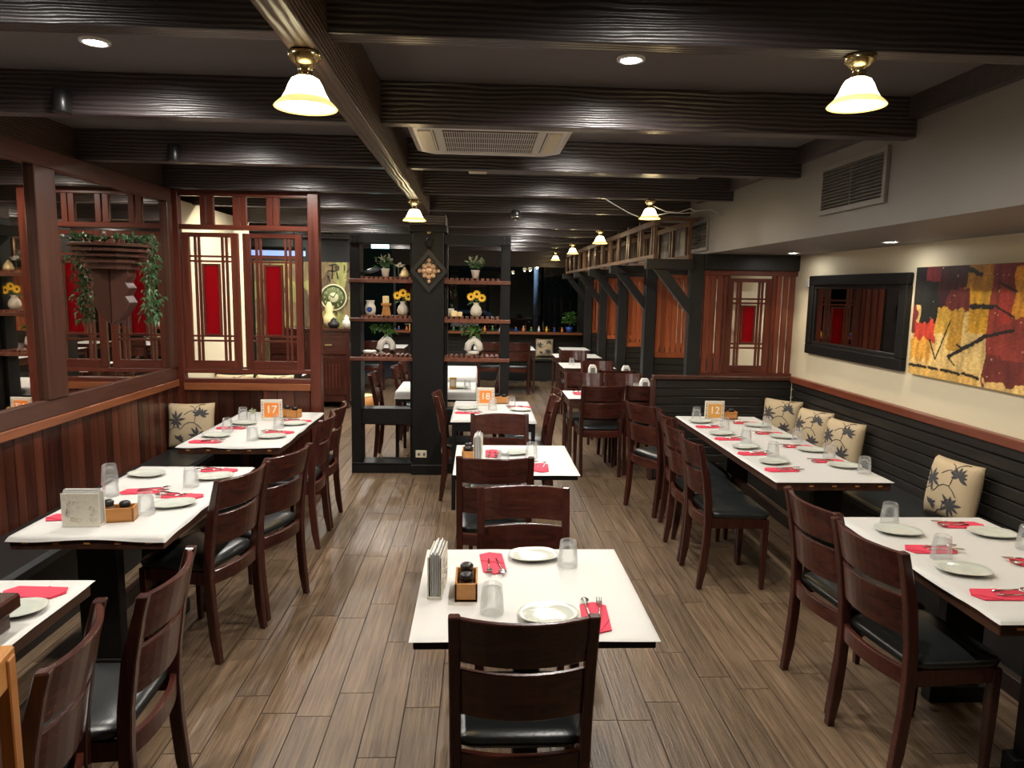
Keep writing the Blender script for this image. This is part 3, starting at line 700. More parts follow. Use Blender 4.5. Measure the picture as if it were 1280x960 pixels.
def chair(x, y, fx, fy, label, group=None):
    rz = math.atan2(fy, fx) - PI / 2
    if first[0]:
        first[0] = False; chair0.location = (x, y, 0); chair0.rotation_euler = (0, 0, rz); chair0['label'] = label
        if group: chair0['group'] = group
        return chair0
    return dup(chair0, (x, y, 0), rz, label, group)
DW = 'dark wood dining chair'
chair(.133, 2.09, 0, 1, DW + ' on the side away from column, third aisle table from it', 'aisle row chairs')
chair(.208, 2.905, 0, -1, DW + ' on the column side of third aisle table from the column', 'aisle row chairs')
chair(.092, 3.958, 0, 1, DW + ' backing onto third aisle table, drawn up to the second', 'aisle row chairs')
chair(.152, 4.81, 0, -1, DW + ' on the column side of second aisle table from the column', 'aisle row chairs')
chair(-.116, 6.06, 1, 0, DW + ' between the black column and the 18-sign table', 'aisle row chairs')
chair(.40, 5.864, -1, 0, DW + ' farther from the column on open side of 18-sign table', 'aisle row chairs')
chair(.46, 6.30, -1, 0, DW + ' closer to the column on open side of 18-sign table', 'aisle row chairs')
chair(1.55, 4.262, 1, 0, DW + ', fourth from the half wall at the 12-sign table', 'chairs at the 12-sign table')
chair(1.555, 4.698, 1, 0, DW + ', third from the half wall at the 12-sign table', 'chairs at the 12-sign table')
chair(1.63, 5.134, 1, 0, DW + ', second from the half wall at the 12-sign table', 'chairs at the 12-sign table')
chair(1.51, 5.685, .89, .42, DW + ' turned askew, closest to the half wall at 12-sign table', 'chairs at the 12-sign table')
chair(1.707, 2.55, .988, .12, DW + ' at the lone-cushion bench table, farther from 12-sign table', 'chairs at the lone-cushion table')
chair(1.70, 2.985, .993, .10, DW + ' at the lone-cushion bench table, closer to 12-sign table', 'chairs at the lone-cushion table')
chair(-1.36, 3.47, -.956, .27, DW + ' beside the embossed napkin holder table, farther from screen', 'chairs on the mirror side')
chair(-1.25, 3.92, -.94, .33, DW + ' at the embossed napkin holder table, closer to screen', 'chairs on the mirror side')
chair(-1.29, 4.925, -1, 0, DW + ' at the 17-sign table, farther from lattice screen', 'chairs on the mirror side')
chair(-1.29, 5.363, -1, 0, DW + ' at the 17-sign table, closer to lattice screen', 'chairs on the mirror side')
chair(-1.264, 1.73, -.977, -.18, DW + ' next to the honey-coloured chair at the corner table', 'chairs on the mirror side')
chair(-1.205, 2.175, -.998, -.05, DW + ' at corner table, second from the honey-coloured chair', 'chairs on the mirror side')
chair(1.18, 6.87, 0, 1, DW + ' facing the windows, aisle end of first post-row table', 'chairs beyond the half wall')
chair(1.617, 6.937, 0, 1, DW + ' half hidden behind the end of the half wall', 'chairs beyond the half wall')
chair(1.137, 7.43, 0, -1, DW + ' facing the half wall, aisle end of first post-row table', 'chairs beyond the half wall')
chair(1.573, 7.43, 0, -1, DW + ' facing the half wall, post end of first post-row table', 'chairs beyond the half wall')
chair(1.57, 8.22, 0, 1, DW + ' with back to the first post-row table, at the second', 'chairs beyond the half wall')
chair(1.512, 8.80, 0, -1, DW + ' facing the half wall at second post-row table', 'chairs beyond the half wall')
chair(1.40, 10.33, 0, -1, DW + ' facing the half wall at third post-row table', 'chairs beyond the half wall')
chair(.66, 12.24, 0, 1, DW + ' at the window table, closer to the floral cushion', 'chairs at the window')
chair(.19, 12.30, 0, 1, DW + ' at the window table, farther from the floral cushion', 'chairs at the window')
chair(-1.86, 12.25, 0, 1, DW + ' by the window seen above the scallop dish shelf', 'chairs at the window')
chair(-.87, 7.42, 1, 0, DW + ' directly behind the loop-vase shelf unit', 'chairs behind the shelves')
chair(-.72, 8.12, 1, 0, DW + ' at second table behind shelves, closer to shelf unit', 'chairs behind the shelves')
chair(-.69, 8.62, 1, 0, DW + ' at second table behind shelves, farther from shelf unit', 'chairs behind the shelves')
chair(.0, 7.62, -1, 0, DW + ' behind the candle-block shelf unit', 'chairs behind the shelves')

# ------------------------------------------------------------------ tables and paper covers
TH = .75
def table(name, label, x0, x1, y0, y1, style, group=None):
    t = thing(name, label, 'table', ((x0 + x1) / 2, (y0 + y1) / 2, 0), 0, group)
    a, b = (x1 - x0) / 2 - .012, (y1 - y0) / 2 - .012
    if style == 'bench':
        MB().box(-a, -b, TH - .055, a, b, TH - .002).build('tabletop', 'table_edge', t, .003)
        for k in range(5): MB().box(-a * .8 + k * a * .4 - .012, -b - .003, TH - .032, -a * .8 + k * a * .4 + .012, -b + .001, TH - .024).build('inlay', 'honey', t)
        w = .10 if x0 > 0 else -.10
        for s in (-1, 1):
            yy = s * (b - .28)
            MB().box(w - .09, yy - .03, .08, w + .09, yy + .03, TH - .1).build('pedestal', 'black_wood', t, .004)
            MB().box(w - .13, yy - .035, 0, w + .13, yy + .035, .08).build('foot', 'black_wood', t, .006)
            MB().box(-a + .08, yy - .03, TH - .1, a - .08, yy + .03, TH - .055).build('bearer', 'black_wood', t)
        MB().box(w - .02, -b + .28, .22, w + .02, b - .28, .30).build('stretcher', 'table_edge', t, .003)
    else:
        top = 'black_wood' if style in ('black', 'pedestal') else 'table_edge'
        MB().box(-a, -b, TH - .032, a, b, TH - .002).build('tabletop', top, t, .003)
        i = .016; r = .016
        if style == 'pedestal':
            MB().box(-.045, -.045, .04, .045, .045, TH - .05).build('pedestal', top, t, .006)
            MB().box(-.26, -.035, 0, .26, .035, .04).build('foot', top, t, .006); MB().box(-.035, -.26, .0, .035, .26, .038).build('foot', top, t, .006)
            MB().box(-.2, -.03, TH - .05, .2, .03, TH - .032).build('bearer', top, t)
            return t
        for sx in (-1, 1):
            for sy in (-1, 1):
                MB().box(sx * (a - i) - r, sy * (b - i) - r, 0, sx * (a - i) + r, sy * (b - i) + r, TH - .032).build('leg', top, t, .003)
        for s in (-1, 1):
            MB().box(-a + i + r, s * (b - i) - .01, TH - .10, a - i - r, s * (b - i) + .01, TH - .032).build('apron', top, t)
            MB().box(s * (a - i) - .01, -b + i + r, TH - .10, s * (a - i) + .01, b - i - r, TH - .032).build('apron', top, t)
    return t
def paper(label, x0, x1, y0, y1, hang=.004, wave=.0, seed=0, drop=0):
    """thin white paper cover: flat on the table top, its rim overhanging and drooping slightly"""
    o = .012; x0 += o; x1 -= o; y0 += o; y1 -= o
    def P(u, v):
        # outer rings overhang
        def ax(t, lo, hi):
            if t < .04: return lo - o * (1 - t / .04)
            if t > .96: return hi + o * (t - .96) / .04
            return lo + (hi - lo) * (t - .04) / .92
        x, y = ax(u, x0, x1), ax(v, y0, y1)
        e = max(x0 - x, x - x1, y0 - y, y - y1, 0) / o
        n = noise.noise((x * 3 + seed, y * 3, seed * 1.7))
        z = TH + .0012 + .0006 * noise.noise((x * 7, y * 7, seed)) - e * (hang + abs(n) * wave + drop)
        return (x, y, z)
    m = MB(); 
    n2x = 27
    us = [0, .02, .04] + [.04 + .92 * i / 22 for i in range(1, 22)] + [.96, .98, 1]
    vs_ = [P(u, v) for v in us for u in us]
    k = len(us); low = [(a, b, c - .0009) for a, b, c in vs_]
    top = [(j * k + i, j * k + i + 1, (j + 1) * k + i + 1, (j + 1) * k + i) for j in range(k - 1) for i in range(k - 1)]
    m.add(vs_, top, True)
    m.build('paper_cover', 'paper', label=label, cat='tablecloth', group='white paper table covers')
TABS = {
 'C1': (-.20, .557, 1.995, 2.757, 'pedestal', 'small black-edged square table, third in the aisle row from the column', 'third aisle table from the column'),
 'C2': (-.143, .582, 3.905, 4.682, 'pedestal', 'small black-edged square table, second in the aisle row from the column', 'second aisle table from the column'),
 'C3': (-.225, .47, 5.60, 6.57, 'black', 'black table with the 18 sign beside the black column', 'the 18-sign table'),
 'T12': (1.665, 2.35, 3.795, 5.865, 'bench', 'long bench-side table carrying the 12 sign', 'the 12-sign table'),
 'R1': (1.69, 2.40, 2.10, 3.18, 'bench', 'dark wood table in front of the lone cushion under the painting', 'the lone-cushion bench table'),
 'TB': (-1.93, -1.285, 2.88, 4.06, 'bench', 'mirror-side table carrying the embossed napkin holder', 'the embossed napkin holder table'),
 'T17': (-1.955, -1.28, 4.58, 5.88, 'bench', 'mirror-side table carrying the 17 sign beside the lattice screen', 'the 17-sign table'),
 'TA': (-1.99, -1.345, 1.20, 2.458, 'bench', 'mirror-side corner table beside the honey-coloured chair', 'the corner table by the honey-coloured chair'),
 'D1': (-.85, -.02, 7.1, 7.9, 'black', 'first paper-covered table directly behind the column and shelves', 'first table behind the shelves'),
 'D2': (-.56, -.02, 8.35, 9.6, 'black', 'second paper-covered table behind the column and shelves', 'second table behind the shelves'),
 'R2': (.87, 1.88, 6.775, 7.33, 'wood', 'dark wood four-seat table, first in the post row', 'first post-row table'),
 'R3': (1.26, 1.86, 8.1, 8.92, 'wood', 'dark wood table, second in the post row', 'second post-row table'),
 'R4': (1.14, 1.86, 9.5, 10.2, 'wood', 'dark wood table, third in the post row', 'third post-row table'),
 'R5': (1.19, 1.92, 10.98, 11.65, 'wood', 'dark wood table, fourth in the post row', 'fourth post-row table'),
 'R6': (1.45, 1.95, 12.4, 13.0, 'wood', 'dark wood table, fifth in the post row by the windows', 'fifth post-row table'),
 'E1': (-.1, .98, 12.25, 13.1, 'wood', 'dark wood table at the window beside the floral cushion', 'window table by the floral cushion'),
 'E0': (-2.3, -1.3, 12.35, 13.1, 'wood', 'dark wood table by the window beyond the sideboard', 'window table beyond the sideboard'),
 'G1': (-2.75, -2.05, 7.95, 8.7, 'wood', 'dark wood table just beyond the lattice screen', 'table beyond the lattice screen'),
}
for i, (k, (x0, x1, y0, y1, st, lb, ph)) in enumerate(TABS.items()):
    table('dining_table', lb, x0, x1, y0, y1, st, 'dining tables')
    wav = {'TB': .035, 'T17': .03, 'R1': .012, 'TA': .014, 'C3': .02}.get(k, .004)
    paper('white paper cover on ' + ph, x0, x1, y0, y1, .003 if st != 'bench' else .006, wav, i * 3.1 + 1, .07 if k in ('D1', 'D2') else .012 if k in ('C3',) else 0)

# ------------------------------------------------------------------ tableware
TZ = TH + .0022
gm = MB(); gm.lathe([(.0405, 0), (.0395, .012), (.0365, .055), (.0320, .096), (.029, .100), (.006, .0995)], 20, flute=.06, smooth=False, cap=False)
gm.lathe([(.037, .002), (.0335, .055), (.0285, .084), (.004, .085)], 20, smooth=True, cap=False); GLASS = gm.mesh('tumbler', 'glass')
def plate_mesh():
    m = MB(); rs_ = []
    for k, z, in ((.55, .0), (.62, .003), (1.0, .016), (.985, .018), (.80, .010), (.6, .006), (.3, .0055), (.05, .0055)):
        ring = []
        for i in range(36):
            a = 2 * PI * i / 36; ca, sa = math.cos(a), math.sin(a); e = .82
            ring.append((math.copysign(abs(ca) ** e, ca) * .098 * k, math.copysign(abs(sa) ** e, sa) * .072 * k, z))
        rs_.append(ring)
    return m.rings(rs_).mesh('plate', 'plate')
PLATE = plate_mesh()
NAP = MB().prism([(-.105, 0), (-.085, -.042), (.085, -.045), (.11, -.005), (.088, .042), (-.08, .045)], 0, .004).prism([(-.10, -.004), (-.02, -.044), (.02, .043), (-.08, .045)], .004, .0062).mesh('napkin', 'red_napkin')
sm_ = MB(); sm_.tube([(-.02, 0, .004), (.04, .002, .006), (.085, .002, .007)], [.004, .003, .0025], 6)
rs_ = [[(.085 + .045 * k / 6, math.cos(a) * .015 * math.sin(PI * (k + .25) / 6.5), .0085 + math.sin(a) * .004 * math.sin(PI * (k + .25) / 6.5)) for a in [i * PI / 4 for i in range(8)]] for k in range(7)]
SPOON = sm_.rings(rs_).mesh('spoon', 'steel')
fm = MB(); fm.tube([(-.02, 0, .004), (.04, -.002, .006), (.085, -.002, .007)], [.004, .003, .003], 6); fm.box(.083, -.011, .006, .10, .009, .009)
for k in range(4): fm.box(.10, -.011 + k * .0055, .007, .128, -.0085 + k * .0055, .009)
FORK = fm.mesh('fork', 'steel')
def put(name, me, label, cat, x, y, rz, group, z=TZ):
    o = link_obj(name, me, None, (x, y, z), (0, 0, rz)); tag(o, label, cat, group); return o
rj = random.Random(11)
def glass(x, y, place, z=TZ): put('tumbler', GLASS, 'clear fluted tumbler upside down at ' + place, 'glass', x, y, rj.random(), 'upside-down tumblers', z)
def plate(x, y, rz, place): put('plate', PLATE, 'white oval plate at ' + place, 'plate', x, y, rz, 'white plates')
def napkin(x, y, rz, place, cut=True):
    put('napkin', NAP, 'folded red napkin at ' + place, 'napkin', x, y, rz, 'red napkins')
    if not cut: return
    c, s = math.cos(rz), math.sin(rz)
    for me, nm, off, da in ((SPOON, 'spoon', .017, .06), (FORK, 'fork', -.014, -.08)):
        put(nm, me, 'steel %s on the red napkin at ' % nm + place, nm, x - s * off + c * .0, y + c * off, rz + da, 'cutlery on napkins', TZ + .0045)
ordn = ['first', 'second', 'third', 'fourth']
# table with sign 12
for i in range(4):
    p = '%s chair-side place from the 12 sign' % ordn[i]
    napkin([1.79, 1.79, 1.79, 1.80][i], [5.37, 4.92, 4.46, 4.04][i], .05, p); plate([1.79, 1.80, 1.81, 1.83][i], [5.57, 5.09, 4.64, 4.22][i], .35, p); glass([1.795, 1.87, 1.88, 1.89][i], [5.70, 5.24, 4.82, 4.38][i], p)
    p = '%s bench-side place from the 12 sign' % ordn[i]
    napkin([2.16, 2.18, 2.20, 2.20][i], [5.55, 5.14, 4.69, 4.27][i], PI + .05, p); plate([2.19, 2.22, 2.23, 2.23][i], [5.42, 4.99, 4.56, 4.13][i], -.3, p); glass([2.22, 2.25, 2.25, 2.27][i], [5.295, 4.83, 4.36, 3.98][i], p)
# lone-cushion table
P = ['chair-side place nearer the 12-sign table, lone-cushion table', 'chair-side place farther from 12-sign table, lone-cushion table', 'bench-side place beside the lone cushion', 'bench-side place farther from the lone cushion']
glass(1.89, 3.07, P[0]); plate(1.86, 2.95, -.25, P[0]); napkin(1.87, 2.74, .0, P[0])
glass(1.85, 2.64, P[1]); plate(1.85, 2.51, -.25, P[1]); napkin(1.84, 2.30, .0, P[1])
napkin(2.22, 3.05, PI, P[2]); plate(2.27, 2.92, -.2, P[2]); glass(2.29, 2.75, P[2]); napkin(2.22, 2.60, PI, P[3]); plate(2.27, 2.44, -.2, P[3]); glass(2.30, 2.30, P[3])
# embossed napkin holder table
P = ['chair-side place by the embossed napkin holder', 'chair-side place far from the embossed napkin holder', 'bench-side place by the embossed napkin holder', 'bench-side place far from the embossed napkin holder']
plate(-1.43, 3.31, .4, P[0]); napkin(-1.45, 3.46, PI - .1, P[0]); glass(-1.50, 3.185, P[0])
plate(-1.42, 3.80, .4, P[1]); napkin(-1.45, 3.96, PI - .1, P[1]); glass(-1.48, 3.64, P[1])
plate(-1.84, 3.33, -.2, P[2]); napkin(-1.80, 3.13, .1, P[2]); glass(-1.80, 3.47, 'the embossed holder table, lower of stacked pair'); glass(-1.80, 3.47, 'the embossed holder table, top of stacked pair', TZ + .058)
napkin(-1.68, 3.54, .2, P[3]); plate(-1.80, 3.85, -.2, P[3])
# 17 sign
P = ['chair-side place far from the 17 sign', 'chair-side place beside the 17 sign', 'bench-side place far from the 17 sign', 'bench-side place beside the 17 sign']
glass(-1.52, 4.77, P[0]); plate(-1.42, 4.86, .3, P[0]); napkin(-1.41, 5.03, PI - .1, P[0])
glass(-1.46, 5.18, P[1]); plate(-1.39, 5.33, .3, P[1]); napkin(-1.39, 5.47, PI - .1, P[1])
napkin(-1.81, 4.70, .05, P[2]); plate(-1.80, 4.88, -.2, P[2]); glass(-1.78, 5.04, P[2])
napkin(-1.80, 5.17, .05, P[3]); plate(-1.76, 5.34, -.2, P[3]); glass(-1.82, 5.50, P[3])
# corner table
P = 'the corner table by the honey-coloured chair'
napkin(-1.48, 2.34, PI - .05, P, False); plate(-1.46, 2.19, .3, P)
# aisle tables
P = ['column-side place of third aisle table from column', 'chair-back side of third aisle table from column']
plate(.22, 2.655, .1, P[0]); glass(.345, 2.575, P[0]); napkin(.06, 2.60, -PI / 2 + .1, P[0])
plate(.23, 2.15, .15, P[1]); glass(.05, 2.18, P[1]); napkin(.38, 2.14, PI / 2 - .05, P[1])
P = ['column-side place of second aisle table from column', 'chair-back side of second aisle table from column']
plate(.22, 4.42, .1, P[0]); glass(.33, 4.30, P[0]); napkin(.09, 4.42, -PI / 2, P[0])
glass(.15, 4.08, P[1]); napkin(.37, 4.06, PI / 2 - .05, P[1])
P = ['column-side place of the 18-sign table', 'open-side place of the 18-sign table']
plate(-.10, 6.10, .3, P[0]); napkin(-.10, 5.90, .0, P[0]); glass(.12, 6.07, P[0])
plate(.36, 6.05, -.3, P[1]); napkin(.37, 6.22, PI, P[1]); glass(.29, 6.17, P[1])
# back tables
P = ['first post-row table', 'second post-row table', 'third post-row table', 'first table behind the shelves', 'fifth post-row table']
napkin(1.0, 7.1, PI / 2, P[0] + ', aisle end'); napkin(1.40, 6.96, PI / 2, P[0] + ', post end'); plate(1.3, 7.2, 0, P[0]); glass(1.62, 7.2, P[0])
glass(1.40, 8.75, P[1]); glass(1.3, 9.9, P[2]); plate(-.2, 7.4, 0, P[3]); glass(-.12, 7.3, P[3]); plate(1.6, 8.3, 0, P[1])

# signs, caddies, holders
def text_mesh(body, size, mat, ext=.0008):
    cu = bpy.data.curves.new('digits', 'FONT'); cu.body = body; cu.size = size; cu.extrude = ext; cu.align_x = 'CENTER'; cu.align_y = 'CENTER'
    o = bpy.data.objects.new('digits', cu); col.objects.link(o); bpy.context.view_layer.update()
    dg = bpy.context.evaluated_depsgraph_get(); me = bpy.data.meshes.new_from_object(o.evaluated_get(dg)); col.objects.unlink(o); bpy.data.objects.remove(o)
    me.materials.clear(); me.materials.append(M[mat]); return me
def sign(num, x, y, rz, mat, label):
    t = thing('number_sign', label, 'table sign', (x, y, TZ), rz); t.scale = (1.15, 1.15, 1.12)
    m = MB(); m.rings([[(a * .07, -.004, .0 + b) for a, b in ((-1, 0), (1, 0), (1, .145), (-1, .145))], [(a * .07, .006, b) for a, b in ((-1, 0), (1, 0), (1, .145), (-1, .145))]], False); m.build('frame', 'sign_frame', t, .002)
    MB().box(-.048, -.0062, .022, .048, -.0042, .122).build('number_panel', mat, t)
    o = link_obj('digits', text_mesh(num, .075, 'white_ink'), t, (0, -.0072, .074), (PI / 2, 0, 0))
    MB().box(-.06, .006, 0, .06, .045, .006).build('foot', 'sign_frame', t)
    for k in range(7):
        for s in (-1, 1): MB().box(s * .059 - .004, -.0055, .018 + k * .017, s * .059 + .004, -.004, .027 + k * .017).build('rim_tile', 'vent_metal' if k % 2 else 'carved_gold', t)
sign('17', -1.60, 5.50, .05, 'sign_orange', 'white-framed orange table sign reading 17 near the lattice screen')
sign('12', 1.93, 5.66, .0, 'sign_amber', 'white-framed table sign reading 12 on an amber panel')
sign('18', .06, 6.30, .0, 'sign_orange', 'white-framed orange table sign reading 18 beside the black column')
def caddy(x, y, rz, label, phr):
    t = thing('sauce_caddy', label, 'caddy', (x, y, TZ), rz)
    w2, l2, hh = .038, .075, .062
    MB().box(-w2, -l2, 0, w2, l2, .008).build('bottom', 'honey', t)
    MB().box(-w2, -l2, .0, w2, -l2 + .008, hh).build('end_wall', 'honey', t, .001); MB().box(-w2, l2 - .008, 0, w2, l2, hh).build('end_wall', 'honey', t, .001)
    MB().box(-w2, -l2, 0, -w2 + .007, l2, hh).build('side_wall', 'honey', t, .001); MB().box(w2 - .007, -l2, 0, w2, l2, hh).build('side_wall', 'honey', t, .001)
    for k, (dy, hb) in enumerate(((-.033, .052), (.033, .060))):
        c = Matrix.Rotation(rz, 3, 'Z') @ Vector((0, dy, 0))
        b = thing('sauce_bottle', ('%s black-capped sauce bottle in the caddy on ' % ('shorter', 'taller')[k]) + phr, 'bottle', (x + c.x, y + c.y, TZ + .0084))
        MB().lathe([(.026, 0), (.027, .03), (.026, hb - .012), (.018, hb), (.018, hb + .006)], 14).build('bottle_body', 'glass', b)
        MB().lathe([(.022, .004), (.023, hb * .55), (.02, hb * .6)], 12).build('sauce', 'soy', b)
        MB().lathe([(.022, hb), (.023, hb + .018), (.016, hb + .024), (.010, hb + .025)], 14).build('cap', 'black_plastic', b)
def holder(x, y, rz, label, phr):
    t = thing('napkin_holder', label, 'napkin holder', (x, y, TZ), rz); t.scale = (1.32, 1.25, 1.25)
    for s in (-1, 1):
        MB().box(-.06, s * .018 - .0015, .004, .06, s * .018 + .0015, .118).build('side_plate', 'sign_frame', t, .001)
    e = MB(); r = random.Random(int(x * 100) + 5)
    for s in (-1, 1):
        for k in range(16):
            cx, cz = r.uniform(-.045, .045), r.uniform(.02, .10); R_ = r.uniform(.006, .013)
            e.tube([(cx + R_ * math.cos(a * 1.1) * (1 - a / 9), s * .0196, cz + R_ * math.sin(a * 1.1) * (1 - a / 9)) for a in range(0, 7)], .0013, 4)
    e.build('embossed_scrolls', 'ceramic_speckle', t)
    MB().box(-.06, -.02, 0, .06, .02, .005).build('foot', 'sign_frame', t)
    n = bpy.data.objects.new('x', None); bpy.data.objects.remove(n)
    for k in range(5):
        o = MB().box(-.055, -.013 + k * .0055, .0055, .055, -.010 + k * .0055, .122 + (k % 2) * .006).build('paper_napkin', 'paper'); o.location = (x, y, TZ + .0005); o.rotation_euler = (0, 0, rz); o.scale = (1.32, 1.25, 1.25)
        tag(o, 'thin white paper napkin standing in the napkin holder on ' + phr, 'napkin', 'paper napkins in holder on ' + phr)
PH = {k: v[6] for k, v in TABS.items()}
caddy(-.035, 2.335, .0, 'honey wooden sauce caddy on third aisle table from the column', PH['C1'])
holder(-.135, 2.36, PI / 2 - .08, 'cream scroll napkin holder on third aisle table from the column', PH['C1'])
caddy(-.06, 4.28, 0, 'honey wooden sauce caddy on second aisle table from the column', PH['C2'])
holder(.0, 4.28, PI / 2 - .05, 'cream scroll napkin holder on second aisle table from the column', PH['C2'])
caddy(-1.585, 3.10, PI / 2 + .2, 'honey wooden sauce caddy behind the embossed napkin holder', PH['TB'])
holder(-1.69, 3.03, .02, 'cream embossed napkin holder beside sauce caddy on mirror-side table', PH['TB'])
caddy(-1.49, 5.64, PI / 2 - .3, 'honey wooden sauce caddy on the table beside the lattice screen', PH['T17'])
caddy(2.07, 5.745, PI / 2, 'honey wooden sauce caddy on the long table by the half wall', PH['T12'])
caddy(.20, 6.44, PI / 2, 'honey wooden sauce caddy on the table beside the black column', PH['C3'])
for k, (x, y, ph) in enumerate(((1.27, 8.2, PH['R3']), (1.72, 7.25, PH['R2']), (1.78, 8.5, PH['R3'] + ', post side'))):
    t = thing('napkin_dispenser', 'white arched napkin dispenser on ' + ph, 'napkin holder', (x if k else 1.38, y if k else 8.55, TZ))
    MB().prism([(-.05, 0), (.05, 0), (.05, .10), (.03, .145), (-.03, .145), (-.05, .10)], -.03, .03, 'y').build('shell', 'white_plastic', t, .004)
    MB().prism([(-.03, .05), (.03, .05), (.025, .11), (-.025, .11)], -.034, -.0302, 'y').build('opening', 'vent_metal', t)
t = thing('menu_block', 'small orange menu block on the first table behind the shelves', 'menu block', (-.27, 7.35, TZ)); MB().box(-.035, -.012, 0, .035, .012, .12).build('board', 'sign_amber', t, .002); MB().box(-.025, -.0135, .03, .025, -.012, .10).build('printed_panel', 'white_ink', t)
# flower by the 17 sign
t = thing('flower_posy', 'tiny yellow-white posy in a glass beside the 17 sign', 'flowers', (-1.73, 5.45, TZ))
MB().lathe([(.022, 0), (.026, .05), (.024, .06)], 12).build('pot', 'glass', t); leaves(26, lambda r: ((r.gauss(0, .012), r.gauss(0, .012), .06 + r.random() * .02), (r.gauss(0, 1), r.gauss(0, 1), 1)), .03, 8, .1).build('blossom', 'leaf_pale', t)

# ------------------------------------------------------------------ cushions
def cushion(label, loc, rot, s=.42, seed=0):
    t = thing('cushion', label, 'cushion', loc); t.rotation_euler = rot
    h = s / 2
    def hh(a, b): return .075 * max(0, (1 - abs(a) ** 2.6)) ** .5 * max(0, (1 - abs(b) ** 2.6)) ** .5
    def edge(a, b):
        p = 1 - .05 * (1 - b * b) * abs(a) ** 3; q = 1 - .05 * (1 - a * a) * abs(b) ** 3; return a * h * p, b * h * q
    m = MB()
    for sgn in (1, -1):
        m.grid(lambda u, v: (lambda e, z: (e[0], -sgn * z, e[1]))(edge(2 * u - 1, 2 * v - 1), hh(2 * u - 1, 2 * v - 1)), 16, 16)
    m.build('cover', 'cushion', t)
    r = random.Random(seed); lf = MB()
    def P(x, y, d): 
        a = max(-.98, min(.98, x)); b = max(-.98, min(.98, y)); e = edge(a, b); return (e[0], d * (hh(a, b) + .0015), e[1])
    def leaf(cx, cy, an, L, W, d):
        ca, sa = math.cos(an), math.sin(an); n = 6; vs = []
        for k in range(n + 1):
            q = k / n; wd = W * math.sin(PI * min(1, q * .96 + .02))
            for e in (-1, 1): vs.append(P(cx + ca * L * q - sa * wd * e, cy + sa * L * q + ca * wd * e, d))
        lf.add(vs, [(2 * k, 2 * k + 1, 2 * k + 3, 2 * k + 2) for k in range(n)], True)
    for d in (-1,):
        for cx, cy, n0, L in ((-.55, .25, 9, .42), (.45, .5, 8, .36), (.35, -.45, 9, .42), (-.45, -.62, 6, .3)):
            for k in range(n0): leaf(cx, cy, k * 2 * PI / n0 + r.random() * .3 if n0 == 9 else -.5 + k * .55, L * r.uniform(.7, 1.1), .055, d)
        for a, b in (((-.9, -.2), (.2, .1)), ((.0, .9), (.5, -.2)), ((-.3, -.9), (.4, -.3)), ((-.2, .5), (.6, .9))):
            pts = [P(a[0] + (b[0] - a[0]) * q / 8 + .12 * math.sin(q * .8), a[1] + (b[1] - a[1]) * q / 8 + .1 * math.sin(q * 1.1), d) for q in range(9)]
            lf.tube(pts, .0028, 4)
    lf.build('leaf_print', 'leaf_ink', t)
    return t
ROT = lambda lean, rz: (lean, 0, rz)
cushion('beige leaf-print cushion in the corner by the half wall', (2.80, 6.36, .640), ROT(-.15, -.85), .37, 1)
cushion('beige leaf-print cushion in the middle of three at the 12-sign table', (2.835, 5.80, .640), ROT(-.15, -1.2), .37, 2)
cushion('beige leaf-print cushion farthest from the half wall at the 12-sign table', (2.84, 5.31, .640), ROT(-.15, -1.25), .37, 3)
cushion('lone beige leaf-print cushion on the bench between two tables', (2.85, 4.02, .640), ROT(-.15, -1.42), .37, 4)
cushion('beige leaf-print cushion on the mirror-side bench by the lattice screen', (-2.35, 5.84, .64), ROT(-.12, .12), .37, 5)
cushion('beige leaf-print cushion on the bench below the far window', (1.31, 14.20, .64), ROT(-.15, 0), .37, 6)
cushion('leaf-print cushion beyond the lattice screen, against the cream wall', (-2.56, 7.48, .662), ROT(-.12, 0), .40, 7)
cushion('leaf-print cushion beyond the lattice screen, away from the cream wall', (-2.14, 7.48, .662), ROT(-.12, 0), .40, 8)
MB().box(-2.79, 7.62, .0, -1.90, 7.68, .92).build('half_wall', 'dark_paint', label='low dark partition behind two cushions beyond the lattice screen', cat='half wall')
MB().box(-2.79, 7.2, .0, -1.90, 7.62, .455).build('seat_ledge', 'black_wood', label='black seat ledge under two cushions beyond the lattice screen', cat='bench')

# ------------------------------------------------------------------ honey chair and dark stand, bottom corner
t = thing('honey_chair', 'honey-coloured wooden chair beside the corner table', 'chair', (-1.122, 1.28, 0), .2)
for s in (-1, 1):
    MB().box(.13, s * .17 - .018, 0, .165, s * .17 + .018, .99).build('rear_leg', 'honey_z', t, .003); MB().box(-.20, s * .17 - .018, 0, -.165, s * .17 + .018, .44).build('front_leg', 'honey_z', t, .003)
MB().box(.12, -.20, .925, .16, .20, 1.005).build('top_rail', 'honey', t, .005); MB().box(.135, -.155, .50, .155, .155, .56).build('lower_rail', 'honey', t, .003)
for k in range(3): MB().box(.138, -.11 + k * .09, .56, .152, -.06 + k * .09, .925).build('back_slat', 'mahogany', t)
MB().box(-.205, -.19, .44, .16, .19, .47).build('seat', 'honey', t, .004)
t = thing('wooden_box', 'dark wooden stepped box on the corner table beside a white plate', 'box', (-1.50, 1.98, TZ), .0)
MB().box(-.12, -.17, 0, .125, .0, .045).build('lower_step', 'table_edge', t, .004); MB().box(-.12, -.03, .0, .10, .11, .062).build('body', 'table_edge', t, .003); MB().box(-.14, -.05, .062, .13, .12, .11).build('lid', 'chair_x', t, .006)

